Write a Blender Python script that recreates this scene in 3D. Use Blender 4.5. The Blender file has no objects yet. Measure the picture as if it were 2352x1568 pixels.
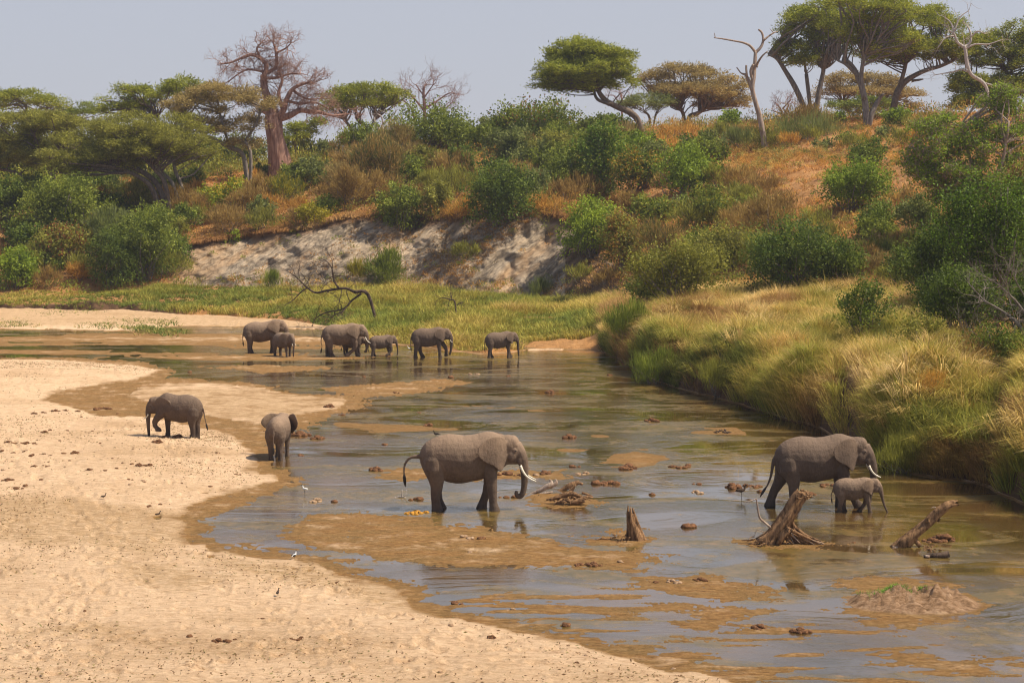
import bpy, bmesh, math, random
import numpy as np
from mathutils import Vector, Matrix

# ------------------------------------------------------------------ camera, light, exposure
W_, H_ = 2352.0, 1568.0
FPX, CX, CY, CAMH = 4500.0, 1176.0, 784.0, 9.36
TH = math.atan(314.0 / 4500.0)
ST, CT = math.sin(TH), math.cos(TH)
SC = bpy.context.scene
COL = SC.collection

cam_d = bpy.data.cameras.new("camera")
cam = bpy.data.objects.new("camera", cam_d)
COL.objects.link(cam)
cam.location = (0, 0, CAMH)
cam.rotation_euler = (math.pi / 2 - TH, 0, 0)
cam_d.sensor_width = 36.0
cam_d.lens = 36.0 * FPX / W_
cam_d.clip_start = 0.5
cam_d.clip_end = 9000
SC.camera = cam

SUN = Vector((0.53, -0.06, 0.80)).normalized()
EL = math.asin(SUN.z)
ROT = math.atan2(SUN.x, SUN.y)
world = bpy.data.worlds.new("World")
SC.world = world
world.use_nodes = True
wn = world.node_tree
wn.nodes.clear()
w_out = wn.nodes.new("ShaderNodeOutputWorld")
w_bg = wn.nodes.new("ShaderNodeBackground")
w_sky = wn.nodes.new("ShaderNodeTexSky")
w_sky.sky_type = 'NISHITA'
w_sky.sun_disc = False
w_sky.sun_elevation = EL
w_sky.sun_rotation = ROT
w_sky.altitude = 900
w_sky.air_density = 1.0
w_sky.dust_density = 3.0
w_sky.ozone_density = 2.0
w_hsv = wn.nodes.new("ShaderNodeMixRGB")
w_hsv.blend_type = 'MIX'            # thick dusty air: most of the blue is washed to a pale grey
w_tc = wn.nodes.new("ShaderNodeTexCoord"); w_sp = wn.nodes.new("ShaderNodeSeparateXYZ"); w_mr = wn.nodes.new("ShaderNodeMapRange")
wn.links.new(w_tc.outputs['Generated'], w_sp.inputs[0]); wn.links.new(w_sp.outputs['Z'], w_mr.inputs[0])
w_mr.interpolation_type = 'SMOOTHSTEP'
w_mr.inputs[1].default_value = 0.16; w_mr.inputs[2].default_value = 0.50; w_mr.inputs[3].default_value = 0.78; w_mr.inputs[4].default_value = 0.12
wn.links.new(w_mr.outputs[0], w_hsv.inputs[0])
w_hsv.inputs[2].default_value = (4.35, 4.4, 4.95, 1)
wn.links.new(w_sky.outputs[0], w_hsv.inputs[1])
wn.links.new(w_hsv.outputs[0], w_bg.inputs[0])
w_bg.inputs[1].default_value = 0.10
wn.links.new(w_bg.outputs[0], w_out.inputs[0])

sun_d = bpy.data.lights.new("sun", 'SUN')
sun_d.energy = 5.0
sun_d.angle = math.radians(0.6)
sun_d.color = (1.0, 0.88, 0.71)
sun = bpy.data.objects.new("sun", sun_d)
COL.objects.link(sun)
sun.rotation_euler = SUN.to_track_quat('Z', 'Y').to_euler()
SC.view_settings.view_transform = 'Standard'
SC.view_settings.look = 'None'
SC.view_settings.exposure = 0.31
SC.view_settings.gamma = 1.0
SC.cycles.max_bounces = 6
SC.cycles.transparent_max_bounces = 12
SC.cycles.volume_bounces = 0
SC.cycles.use_denoising = True
SC.cycles.denoising_input_passes = 'RGB_ALBEDO_NORMAL'
SC.cycles.denoising_prefilter = 'ACCURATE'
SC.cycles.use_adaptive_sampling = False
SC.cycles.filter_width = 1.15

RNG = np.random.default_rng(7)
random.seed(7)

# ------------------------------------------------------------------ projection helpers
def ue(px, py):
    """picture point (2352 wide) -> (x/Y, (z-camera height)/Y)"""
    a = (np.asarray(px, float) - CX) / FPX
    v = (CY - np.asarray(py, float)) / FPX
    d = CT + v * ST
    return a / d, (-ST + v * CT) / d

def at(px, py, Y):
    u, e = ue(px, py)
    return Vector((float(u) * Y, Y, CAMH + float(e) * Y))

def onz(px, py, z=0.0):
    u, e = ue(px, py)
    Y = (z - CAMH) / float(e)
    return Vector((float(u) * Y, Y, z))

# ------------------------------------------------------------------ numpy noise
def _hash(ix, iy, seed):
    h = (ix.astype(np.int64) * 374761393 + iy.astype(np.int64) * 668265263 + seed * 1442695041) & 0xFFFFFFFF
    h = ((h ^ (h >> 13)) * 1274126177) & 0xFFFFFFFF
    h = (h ^ (h >> 16)) & 0xFFFFFFFF
    return h.astype(float) / 4294967295.0

def vnoise(x, y, seed=0):
    ix = np.floor(x); iy = np.floor(y)
    fx = x - ix; fy = y - iy
    fx = fx * fx * (3 - 2 * fx); fy = fy * fy * (3 - 2 * fy)
    a = _hash(ix, iy, seed); b = _hash(ix + 1, iy, seed)
    c = _hash(ix, iy + 1, seed); d = _hash(ix + 1, iy + 1, seed)
    return (a + (b - a) * fx) * (1 - fy) + (c + (d - c) * fx) * fy

def fbm(x, y, oct=4, seed=0):
    x = np.asarray(x, float); y = np.asarray(y, float)
    s = 0.0; a = 1.0; t = 0.0
    for o in range(oct):
        s = s + a * (vnoise(x, y, seed + o * 17) * 2 - 1)
        t += a; a *= 0.5
        x = x * 2.03 + 11.3; y = y * 2.03 + 5.7
    return s / t

# ------------------------------------------------------------------ object helpers
def mesh_np(name, V, F, mat=None, cols=None, smooth=False):
    V = np.asarray(V, np.float32).reshape(-1, 3)
    m = bpy.data.meshes.new(name)
    m.vertices.add(len(V))
    m.vertices.foreach_set("co", V.ravel())
    if isinstance(F, (list, tuple)):
        loops = np.concatenate([np.asarray(f, np.int32) for f in F]) if len(F) else np.zeros(0, np.int32)
        cnt = np.array([len(f) for f in F], np.int32)
    else:
        loops = np.asarray(F, np.int32).ravel()
        cnt = np.full(len(F), F.shape[1], np.int32)
    m.loops.add(len(loops))
    m.loops.foreach_set("vertex_index", loops)
    m.polygons.add(len(cnt))
    st = np.concatenate([[0], np.cumsum(cnt)[:-1]]).astype(np.int32)
    m.polygons.foreach_set("loop_start", st)
    m.polygons.foreach_set("loop_total", cnt)
    if smooth:
        m.polygons.foreach_set("use_smooth", np.ones(len(cnt), bool))
    if cols is not None:
        ca = m.color_attributes.new("Col", 'FLOAT_COLOR', 'POINT')
        c = np.ones((len(V), 4), np.float32); c[:, :3] = cols
        ca.data.foreach_set("color", c.ravel())
    m.update(calc_edges=True)
    if mat: m.materials.append(mat)
    return m

def link(name, mesh, parent=None, loc=None):
    o = bpy.data.objects.new(name, mesh)
    COL.objects.link(o)
    if parent: o.parent = parent
    if loc is not None: o.location = loc
    return o

def tag(o, label=None, cat=None, group=None, kind=None):
    if label: o['label'] = label
    if cat: o['category'] = cat
    if group: o['group'] = group
    if kind: o['kind'] = kind
    return o

class Geo:
    """collects tubes and lumps, all in world metres; .build() links them as one mesh"""
    def __init__(s): s.V = []; s.F = []; s.n = 0
    def add(s, V, F):
        V = np.asarray(V, float); s.V.append(V)
        s.F.extend([tuple(i + s.n for i in f) for f in F]); s.n += len(V)
    def tube(s, pts, rad, sides=6, cap=True, flute=0.0, seed=0, jag=0.0):
        pts = np.asarray(pts, float); rad = np.asarray(rad, float)
        n = len(pts)
        T = np.gradient(pts, axis=0); T /= np.linalg.norm(T, axis=1)[:, None] + 1e-9
        ref = np.array([0.13, 0.97, 0.21]) if abs(T[0][1]) < .8 else np.array([1., 0, 0])
        V = []; 
        N = ref - T[0] * ref.dot(T[0]); N /= np.linalg.norm(N)
        for i in range(n):
            N = N - T[i] * N.dot(T[i]); N /= np.linalg.norm(N) + 1e-9
            B = np.cross(T[i], N)
            for k in range(sides):
                a = 2 * math.pi * k / sides
                r = rad[i]
                if flute: r *= 1 + flute * math.sin(k * 2.4 + seed + .25 * i) + flute * .6 * math.sin(k * 5.1 + .5 * i + seed)
                p = pts[i] + (N * math.cos(a) + B * math.sin(a)) * r
                if jag and i == n - 1: p = p + T[i] * jag * random.uniform(-1, 1)
                V.append(p)
        F = []
        for i in range(n - 1):
            for k in range(sides):
                a = i * sides + k; b = i * sides + (k + 1) % sides
                F.append((a, b, b + sides, a + sides))
        if cap:
            F.append(tuple(range(sides))[::-1]); F.append(tuple((n - 1) * sides + k for k in range(sides)))
        s.add(V, F)
    def lump(s, c, r, seed=0, amp=.2, seg=10, rings=7):
        V = []; F = []
        rr = random.Random(seed)
        ph = [rr.uniform(0, 6.28) for _ in range(6)]
        for j in range(rings + 1):
            t = math.pi * j / rings
            for i in range(seg):
                a = 2 * math.pi * i / seg
                k = 1 + amp * (math.sin(3 * a + ph[0] + 2 * t) * .5 + math.sin(2 * a - 3 * t + ph[1]) * .5 + rr.uniform(-.3, .3) * (0 < j < rings))
                if j in (0, rings): k = 1
                V.append((c[0] + r[0] * k * math.sin(t) * math.cos(a), c[1] + r[1] * k * math.sin(t) * math.sin(a), c[2] + r[2] * k * math.cos(t)))
        for j in range(rings):
            for i in range(seg):
                a = j * seg + i; b = j * seg + (i + 1) % seg
                F.append((a, a + seg, b + seg, b))
        s.add(V, F)
    def build(s, name, mat, parent=None, origin=None, smooth=True):
        V = np.concatenate(s.V) if s.V else np.zeros((0, 3))
        if origin is not None: V = V - np.asarray(origin)
        m = mesh_np(name, V, s.F, mat, smooth=smooth)
        return link(name, m, parent, origin if parent is None else None)

def empty(name, loc):
    o = bpy.data.objects.new(name, None); COL.objects.link(o); o.location = loc
    o.empty_display_size = .2
    return o

def smooth_path(pts, n):
    """Catmull-Rom through pts -> n points per span"""
    p = np.asarray(pts, float)
    if len(p) < 3:
        t = np.linspace(0, 1, n + 1)[:, None]
        return p[0] * (1 - t) + p[-1] * t
    q = np.vstack([2 * p[0] - p[1], p, 2 * p[-1] - p[-2]])
    out = []
    for i in range(len(p) - 1):
        a, b, c, d = q[i], q[i + 1], q[i + 2], q[i + 3]
        for k in range(n):
            t = k / n
            out.append(.5 * ((2 * b) + (-a + c) * t + (2 * a - 5 * b + 4 * c - d) * t * t + (-a + 3 * b - 3 * c + d) * t ** 3))
    out.append(p[-1])
    return np.array(out)

# ------------------------------------------------------------------ materials
def new_mat(name):
    m = bpy.data.materials.new(name); m.use_nodes = True
    nt = m.node_tree; b = nt.nodes["Principled BSDF"]
    return m, nt, b
def N(nt, t, **kw):
    n = nt.nodes.new(t)
    for k, v in kw.items(): setattr(n, k, v)
    return n
def noise(nt, scale, detail=4, rough=.6, vec=None, mapscale=None, rot=None, coord='Object'):
    tc = N(nt, "ShaderNodeTexCoord")
    nz = N(nt, "ShaderNodeTexNoise")
    nz.inputs['Scale'].default_value = scale; nz.inputs['Detail'].default_value = detail
    nz.inputs['Roughness'].default_value = rough
    if mapscale is not None or rot is not None:
        mp = N(nt, "ShaderNodeMapping")
        if mapscale: mp.inputs['Scale'].default_value = mapscale
        if rot: mp.inputs['Rotation'].default_value = rot
        nt.links.new(tc.outputs[coord], mp.inputs[0]); nt.links.new(mp.outputs[0], nz.inputs['Vector'])
    else:
        nt.links.new(tc.outputs[coord], nz.inputs['Vector'])
    return nz
def ramp(nt, src, stops):
    r = N(nt, "ShaderNodeValToRGB")
    e = r.color_ramp.elements
    while len(e) > 1: e.remove(e[-1])
    e[0].position = stops[0][0]; e[0].color = (*stops[0][1], 1)
    for p, c in stops[1:]:
        x = e.new(p); x.color = (*c, 1)
    nt.links.new(src, r.inputs[0])
    return r
def mix(nt, fac, a, b, mode='MIX'):
    m = N(nt, "ShaderNodeMixRGB", blend_type=mode)
    for i, v in ((0, fac), (1, a), (2, b)):
        if hasattr(v, 'is_linked') or hasattr(v, 'links'): nt.links.new(v, m.inputs[i])
        elif i == 0: m.inputs[0].default_value = v
        else: m.inputs[i].default_value = (*v, 1)
    return m
def bump(nt, h, strength, dist, b, prev=None):
    n = N(nt, "ShaderNodeBump"); n.inputs['Strength'].default_value = strength; n.inputs['Distance'].default_value = dist
    nt.links.new(h, n.inputs['Height'])
    if prev is not None: nt.links.new(prev, n.inputs['Normal'])
    if b is not None: nt.links.new(n.outputs[0], b.inputs['Normal'])
    return n
def attr(nt, name):
    a = N(nt, "ShaderNodeAttribute"); a.attribute_name = name; return a
def mathn(nt, op, a, b=None, clamp=False):
    m = N(nt, "ShaderNodeMath", operation=op); m.use_clamp = clamp
    for i, v in enumerate((a, b)):
        if v is None: continue
        if hasattr(v, 'links'): nt.links.new(v, m.inputs[i])
        else: m.inputs[i].default_value = v
    return m
def maprange(nt, src, a, b, c=0., d=1., smooth=False):
    m = N(nt, "ShaderNodeMapRange")
    if smooth: m.interpolation_type = 'SMOOTHSTEP'
    m.inputs[1].default_value = a; m.inputs[2].default_value = b; m.inputs[3].default_value = c; m.inputs[4].default_value = d
    nt.links.new(src, m.inputs[0]); return m

# leaves and blades: colour from the Col attribute times the object's own tint, a little light passing through
def leaf_mat(name, transl=.42, rough=.6):
    m, nt, b = new_mat(name)
    a = attr(nt, "Col"); oi = N(nt, "ShaderNodeObjectInfo")
    c = mix(nt, 1.0, a.outputs['Color'], oi.outputs['Color'], 'MULTIPLY')
    nt.links.new(c.outputs[0], b.inputs['Base Color'])
    b.inputs['Roughness'].default_value = rough
    b.inputs['Specular IOR Level'].default_value = .25
    tr = N(nt, "ShaderNodeBsdfTranslucent"); nt.links.new(c.outputs[0], tr.inputs[0])
    mx = N(nt, "ShaderNodeMixShader"); mx.inputs[0].default_value = transl
    nt.links.new(b.outputs[0], mx.inputs[1]); nt.links.new(tr.outputs[0], mx.inputs[2])
    nt.links.new(mx.outputs[0], nt.nodes['Material Output'].inputs[0])
    return m
M_LEAF = leaf_mat("leaf")
M_GRASS = leaf_mat("grass_blade", .3, .7)

def bark_mat(name, c1, c2, scale=3.0, bs=.6, stretch=(3, 3, .5)):
    m, nt, b = new_mat(name)
    n1 = noise(nt, scale, 6, .65, mapscale=stretch)
    r = ramp(nt, n1.outputs[0], [(.32, c1), (.68, c2)])
    nt.links.new(r.outputs[0], b.inputs['Base Color']); b.inputs['Roughness'].default_value = .9
    b.inputs['Specular IOR Level'].default_value = .15
    n2 = noise(nt, scale * 3, 5, .7, mapscale=stretch)
    bump(nt, n2.outputs[0], bs, .08, b)
    return m
M_BARK = bark_mat("acacia_bark", (.07, .053, .040), (.25, .19, .145))
M_BARKG = bark_mat("grey_bark", (.11, .09, .075), (.33, .28, .23))
M_DEAD = bark_mat("bleached_wood", (.20, .13, .09), (.50, .40, .32), 2.5)
M_WHITE = bark_mat("white_dead_wood", (.34, .29, .25), (.62, .56, .50), 2.5)
M_BAOBAB = bark_mat("baobab_bark", (.21, .100, .070), (.58, .36, .265), 1.8, 1.0, (2.5, 2.5, .25))
M_PINK = bark_mat("bare_twig_bark", (.20, .12, .10), (.38, .25, .21))
M_DRIFT = bark_mat("driftwood", (.05, .026, .014), (.50, .29, .145), 3.6, 1.0, (3, 3, .8))
M_DARKW = bark_mat("wet_dark_wood", (.025, .018, .013), (.16, .11, .08), 3.0, .8, (2, 2, .8))

def plain(name, c1, c2, scale=8, rough=.85, bs=.4, spec=.2):
    m, nt, b = new_mat(name)
    n1 = noise(nt, scale, 5, .6)
    r = ramp(nt, n1.outputs[0], [(.35, c1), (.65, c2)])
    nt.links.new(r.outputs[0], b.inputs['Base Color']); b.inputs['Roughness'].default_value = rough
    b.inputs['Specular IOR Level'].default_value = spec
    if bs: bump(nt, n1.outputs[0], bs, .05, b)
    return m
M_DUNG = plain("dung", (.06, .027, .013), (.24, .115, .05), 14, .9, .8)
M_DUNGY = plain("fresh_dung", (.28, .12, .015), (.62, .31, .04), 14, .8, .8)
M_IVORY = plain("ivory", (.66, .58, .42), (.80, .73, .60), 5, .4, .05, .5)
M_EYE = plain("eye", (.01, .008, .006), (.02, .015, .01), 5, .15, 0, .6)
M_TUFT = plain("tail_hair", (.015, .012, .01), (.05, .04, .032), 10, .8, .4)
M_STONE = plain("pale_clod", (.20, .12, .065), (.44, .30, .19), 9, .95, .7)
M_BWHITE = plain("white_feather", (.62, .60, .56), (.8, .79, .76), 12, .8, .1)
M_BBLACK = plain("black_feather", (.015, .014, .013), (.045, .035, .03), 12, .7, .1)
M_BBROWN = plain("brown_feather", (.045, .028, .018), (.10, .065, .045), 12, .8, .1)
# ------------------------------------------------------------------ the terrain
# key columns: px, then foot py (water's edge), and (py, distance) of bank lip, bench back, cliff top, mid slope, crest
KEYS = [
 (-900, 704, (698,176),(680,186),(600,196),(480,215),(425,236)),
 (-400, 706, (699,176),(680,186),(600,196),(480,215),(425,236)),
 (0,    708, (701,176),(676,186),(620,194),(500,212),(425,235)),
 (130,  713, (704,174),(672,187),(606,195),(490,212),(420,235)),
 (300,  714, (706,175),(668,188),(590,196),(480,212),(412,235)),
 (400,  722, (714,170),(656,190),(568,196),(470,212),(405,233)),
 (560,  728, (720,166),(662,189),(541,197),(460,212),(395,232)),
 (700,  740, (730,160),(668,187),(524,196),(440,212),(372,232)),
 (780,  752, (744,154),(664,186),(500,197),(428,212),(358,232)),
 (850,  785, (772,137),(662,186),(490,197),(420,212),(348,233)),
 (960,  792, (776,135),(665,186),(505,196),(415,212),(335,234)),
 (1100, 812, (796,126),(680,183),(486,195),(413,212),(330,236)),
 (1200, 803, (793,129),(690,181),(480,193),(408,211),(325,238)),
 (1300, 800, (782,131),(690,179),(488,190),(400,210),(318,240)),
 (1375, 800, (765,131),(690,172),(560,184),(430,205),(310,240)),
 (1440, 832, (760,121),(690,160),(620,174),(440,200),(303,240)),
 (1500, 868, (765,111),(695,150),(640,163),(450,192),(296,240)),
 (1600, 903, (790,102),(690,143),(640,156),(450,186),(287,240)),
 (1700, 922, (800,98),(680,142),(630,152),(450,182),(281,240)),
 (1800, 958, (830,91.5),(672,138),(620,149),(440,178),(275,236)),
 (1900, 985, (855,87),(672,134),(600,146),(430,175),(270,232)),
 (2000, 1055,(885,76.5),(675,130),(590,142),(430,170),(267,228)),
 (2100, 1082,(895,74),(680,122),(590,136),(430,162),(266,222)),
 (2250, 1108,(895,71.5),(720,105),(600,125),(430,152),(262,215)),
 (2352, 1148,(905,67),(760,92),(620,112),(440,145),(258,210)),
 (2700, 1260,(960,58),(790,80),(630,100),(440,135),(252,204)),
 (3300, 1400,(1000,51),(820,70),(640,92),(440,128),(250,200)),
]
NC = 1050
U = np.linspace(-0.46, 0.46, NC)
def key_curve(j):
    us, es, ys = [], [], []
    for k in KEYS:
        if j == 0:
            p = onz(k[0], k[1], 0.04); u, e = ue(k[0], k[1]); Y = p.y
        else:
            py, Y = k[j + 1]; u, e = ue(k[0], py)
        us.append(float(u)); es.append(float(e)); ys.append(Y)
    return np.array(us), np.array(es), np.array(ys)
def sm(a, k=7):
    kern = np.hanning(k + 2)[1:-1]; kern /= kern.sum()
    p = np.pad(a, k, mode='edge')
    return np.convolve(p, kern, 'same')[k:-k]
CE, CYY = [], []
for j in range(6):
    us, es, ys = key_curve(j)
    e = sm(np.interp(U, us, es), 21); Y = sm(np.interp(U, us, ys), 21)
    if j == 0: Y = (0.04 - CAMH) / e
    CE.append(e); CYY.append(Y)
CZ = [CAMH + CE[j] * CYY[j] for j in range(6)]
CZ[0][:] = 0.04
# irregular foot and cliff edges
wob = fbm(U * 90, U * 0, 4, 3)
CYY[0] = CYY[0] * (1 + 0.011 * wob); 
CYY[1] = np.maximum(CYY[1] * (1 + 0.006 * wob) + 1.1 * fbm(U * 120, U * 0 + 3, 4, 9), CYY[0] + 1.2)
CYY[3] = CYY[3] + 1.0 * fbm(U * 120, U * 0 + 7, 4, 21)
CYY[2] = CYY[2] + 0.8 * fbm(U * 100, U * 0 + 9, 4, 22)

# ---- river bed
def poly(pts, z=0.0):
    return np.array([[onz(a, b, z).x, onz(a, b, z).y] for a, b in pts])
def sdf(P, x, y):
    """signed distance, positive inside"""
    d = np.full(x.shape, 1e9); inside = np.zeros(x.shape, bool)
    n = len(P)
    for i in range(n):
        ax, ay = P[i]; bx, by = P[(i + 1) % n]
        ex, ey = bx - ax, by - ay
        L = ex * ex + ey * ey + 1e-12
        t = np.clip(((x - ax) * ex + (y - ay) * ey) / L, 0, 1)
        d = np.minimum(d, (x - ax - t * ex) ** 2 + (y - ay - t * ey) ** 2)
        c = (ay > y) != (by > y)
        with np.errstate(divide='ignore', invalid='ignore'):
            xi = (bx - ax) * (y - ay) / (by - ay + 1e-12) + ax
        inside ^= c & (x < xi)
    d = np.sqrt(d)
    return np.where(inside, d, -d)

NR = 400
e0 = (0 - CAMH) / 24.0
tt = np.linspace(0, 1, NR)[:, None]
Eb = e0 * (1 - tt) + ((0 - CAMH) / CYY[0])[None, :] * tt
BY = -CAMH / Eb
BX = U[None, :] * BY
wx = BX + .45 * fbm(BX * .5, BY * .25, 4, 31) + .10 * fbm(BX * 3, BY * 1.2, 2, 35)
wy = BY + 1.2 * fbm(BX * .45, BY * .22, 4, 41) + .3 * fbm(BX * 2.5, BY, 2, 45)
WET = [
 [(-2600,822),(-400,822),(0,823),(150,821),(300,833),(398,851),(382,866),(470,871),(600,884),(650,903),(830,914),(815,940),(730,958),(700,980),(640,1002),(612,1040),(605,1075),(668,1110),(625,1130),(450,1188),(432,1218),(500,1255),(750,1295),(940,1352),(1000,1385),(1176,1420),(1451,1497),(1701,1566),(2050,1680),(2300,1960),(-4200,1960)],
 [(700,1190),(770,1180),(900,1190),(1000,1205),(1180,1225),(1300,1250),(1330,1263),(1475,1275),(1482,1290),(1430,1310),(1250,1305),(1100,1298),(930,1292),(750,1266),(690,1240),(665,1214)],
 [(1440,1328),(1600,1330),(1770,1358),(1790,1376),(1600,1366),(1480,1346)],
 [(1955,1350),(2050,1328),(2180,1345),(2250,1400),(2150,1432),(2030,1438),(1960,1400)],
 [(740,893),(880,882),(1000,871),(1085,878),(960,903),(830,916)],
 [(1355,1232),(1440,1222),(1490,1238),(1470,1250),(1390,1250)],
 [(1735,1252),(1800,1240),(1900,1246),(1860,1262)],
 [(1215,1150),(1250,1135),(1360,1150),(1300,1165)],
 [(1540,1400),(1680,1396),(1750,1410),(1640,1425)],
 [(1560,1420),(1700,1432),(1560,1440)],
 [(1080,1086),(1240,1080),(1330,1090),(1250,1102),(1100,1100)],
 [(880,1080),(980,1074),(1000,1092),(900,1100)],
 [(470,842),(620,838),(760,846),(600,856)],
 [(2100,1510),(2330,1530),(2250,1550),(2080,1530)],
]
DRY = [
 [(-2600,826),(-400,826),(0,827),(150,828),(300,840),(372,850),(330,866),(230,885),(130,903),(95,922),(200,952),(330,960),(480,983),(560,1013),(598,1055),(588,1078),(640,1104),(600,1118),(430,1165),(398,1198),(420,1235),(480,1264),(740,1306),(930,1366),(990,1400),(1170,1436),(1440,1512),(1680,1582),(2030,1700),(2250,1960),(-4200,1960)],
 [(-2000,706),(0,704),(400,712),(560,722),(720,736),(830,752),(700,758),(560,750),(400,750),(300,762),(0,756),(-2000,756)],
 [(1180,770),(1300,772),(1390,790),(1300,803),(1200,806)],
]
S = -.075 + .03 * fbm(BX * .35, BY * .18, 4, 51)
for P in WET:
    d = sdf(poly(P), wx, wy)
    S = np.maximum(S, np.clip(d * .022, -.12, .009) + .015 * fbm(BX * 1.1, BY * 2.4, 5, 61) + .016 * fbm(BX * 4.5, BY * 7, 3, 63) + .006)
# thin algae streaks among the water near the camera
ZS = sdf(poly([(960,1395),(1150,1340),(1450,1330),(1600,1385),(1900,1400),(2100,1450),(2400,1500),(2400,1900),(1900,1700),(1500,1520),(1150,1430)]), wx, wy)
st = fbm(BX * .8, BY * 3.4, 5, 71) * .8 + .45 * fbm(BX * .25, BY * .6, 3, 73)
S = np.where(ZS > -1.5, np.maximum(S, -.075 + (np.clip((ZS + 1.5) / 2, 0, 1)) * (.060 + .075 * st)), S)
ZL = sdf(poly([(-2600,768),(0,766),(400,762),(560,766),(850,779),(1040,806),(900,822),(600,838),(380,826),(0,815),(-2600,812)]), wx, wy)
st3 = fbm(BX * .07, BY * .42, 5, 87)
S = np.where(ZL > -2, np.maximum(S, -.075 + np.clip((ZL + 2) / 3, 0, 1) * (.078 + .06 * st3)), S)
ZM = sdf(poly([(680,960),(900,905),(1200,890),(1700,960),(1950,1040),(2050,1130),(1800,1160),(1500,1110),(1150,1090),(760,1060)]), wx, wy)
st2 = fbm(BX * .22 + .3 * fbm(BX * .2, BY * .1, 3, 81), BY * .22, 4, 83)
S = np.where(ZM > -1.5, np.maximum(S, -.075 + np.clip((ZM + 1.5) / 3, 0, 1) * (.055 + .055 * st2)), S)
dryd = np.full(BX.shape, -1e9)
for P in DRY:
    d = sdf(poly(P), wx, wy); dryd = np.maximum(dryd, d)
bumps = .045 * fbm(BX * 1.5, BY * 1.3, 4, 91) + .032 * fbm(BX * 4.2, BY * 2.6, 3, 93) + .06 * fbm(BX * .28, BY * .28, 3, 95)
S = np.where(dryd > 0, np.maximum(S, .03) + .24 * (1 - np.exp(-np.maximum(dryd, 0) / 3.0)) + bumps * np.clip(dryd / 1.2, 0, 1), S)
spit = sdf(poly([(345,882),(470,880),(600,888),(650,905),(800,920),(770,940),(690,956),(600,974),(540,966),(470,950),(380,936),(290,908)]), wx, wy)
S = np.where(spit > 0, np.maximum(S, .036 + .022 * (1 - np.exp(-np.maximum(spit, 0) / 2)) + .020 * fbm(BX * 1.3, BY * 1.1, 4, 99)), S)
# the little mud island
isl = onz(2095, 1385)
dd = ((BX - isl.x) / 1.50) ** 2 + ((BY - isl.y) / 1.25) ** 2
S = S + np.where(dd < 1, .29 * (1 - dd) ** .7 * (1 + .8 * fbm(BX * 2.2, BY * 2.2, 5, 97) + .55 * fbm(BX * 9, BY * 7, 3, 98)), 0)
islm = np.clip(1.25 - dd, 0, 1) * (dd < 1.25); islm = np.clip(islm * 4, 0, 1)
stain = np.zeros_like(BX)
for P in ([(-60,1172),(180,1160),(400,1185),(440,1240),(330,1295),(120,1262),(-60,1240)], [(470,1284),(760,1312),(970,1368),(1060,1410),(860,1392),(640,1352),(480,1318)], [(60,1470),(240,1462),(300,1482),(160,1496)], [(230,1300),(420,1310),(560,1350),(480,1372),(300,1340)], [(-200,706),(400,714),(830,752),(700,757),(400,750),(-200,755)], [(300,895),(600,895),(800,920),(600,968),(380,936)]):
    stain = np.maximum(stain, np.clip(sdf(poly(P), wx, wy) / 1.0 + .5, 0, 1))
# join to the bank foot
wf = np.clip(1 - (CYY[0][None, :] - BY) / 1.6, 0, 1)
S = np.maximum(S, S * (1 - wf) + wf * .04)
S[-1, :] = .04

# elephant footprints pressed into the dry sand along a few trails
fr_ = np.random.default_rng(404)
def dent(x, y, r, d):
    c0 = np.searchsorted(U, (x - r * 1.8) / y); c1 = np.searchsorted(U, (x + r * 1.8) / y)
    if c1 <= c0 or c0 < 1 or c1 >= NC: return
    col = BY[:, c0]; r0 = np.searchsorted(col, y - r * 1.8); r1 = np.searchsorted(col, y + r * 1.8)
    if r1 <= r0 or r1 >= NR - 2: return
    sl = (slice(r0, r1), slice(c0, c1))
    q = np.hypot(BX[sl] - x, BY[sl] - y) / r
    S[sl] += np.where(dryd[sl] > .6, -d * np.exp(-(q / .75) ** 4) + .45 * d * np.exp(-((q - 1.15) / .22) ** 2), 0)
TRAILS = [((-40, 1030), (560, 1040)), ((-40, 1110), (520, 1120)), ((60, 1560), (520, 1130)), ((-60, 1330), (900, 1380)), ((200, 980), (560, 1075)), ((420, 1568), (1000, 1420)),
          ((-60, 1230), (400, 1180)), ((900, 1560), (640, 1330)), ((0, 870), (330, 850)), ((-60, 1480), (700, 1500)), ((1100, 1560), (1010, 1420)), ((300, 1568), (60, 1000))]
for (a_, b_2) in TRAILS:
    p = onz(*a_); q = onz(*b_2); L_ = math.hypot(q.x - p.x, q.y - p.y); n_ = int(L_ / .62)
    for i in range(n_):
        t = i / n_; w_ = 1.1 * math.sin(t * 7 + a_[0]) 
        x = p.x + (q.x - p.x) * t + w_ + (.28 if i % 2 else -.28) + fr_.normal() * .12; y = p.y + (q.y - p.y) * t + (.2 if i % 2 else -.2) + fr_.normal() * .15
        dent(x, y, fr_.uniform(.17, .25), fr_.uniform(.06, .11))
for _ in range(500):
    q = onz(fr_.uniform(-100, 1300), fr_.uniform(850, 1568)); dent(q.x, q.y, fr_.uniform(.12, .25), fr_.uniform(.035, .08))

def grid_faces(R, C):
    i = np.arange((R - 1) * C).reshape(R - 1, C)[:, :-1].ravel()
    return np.stack([i, i + 1, i + 1 + C, i + C], 1)

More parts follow.
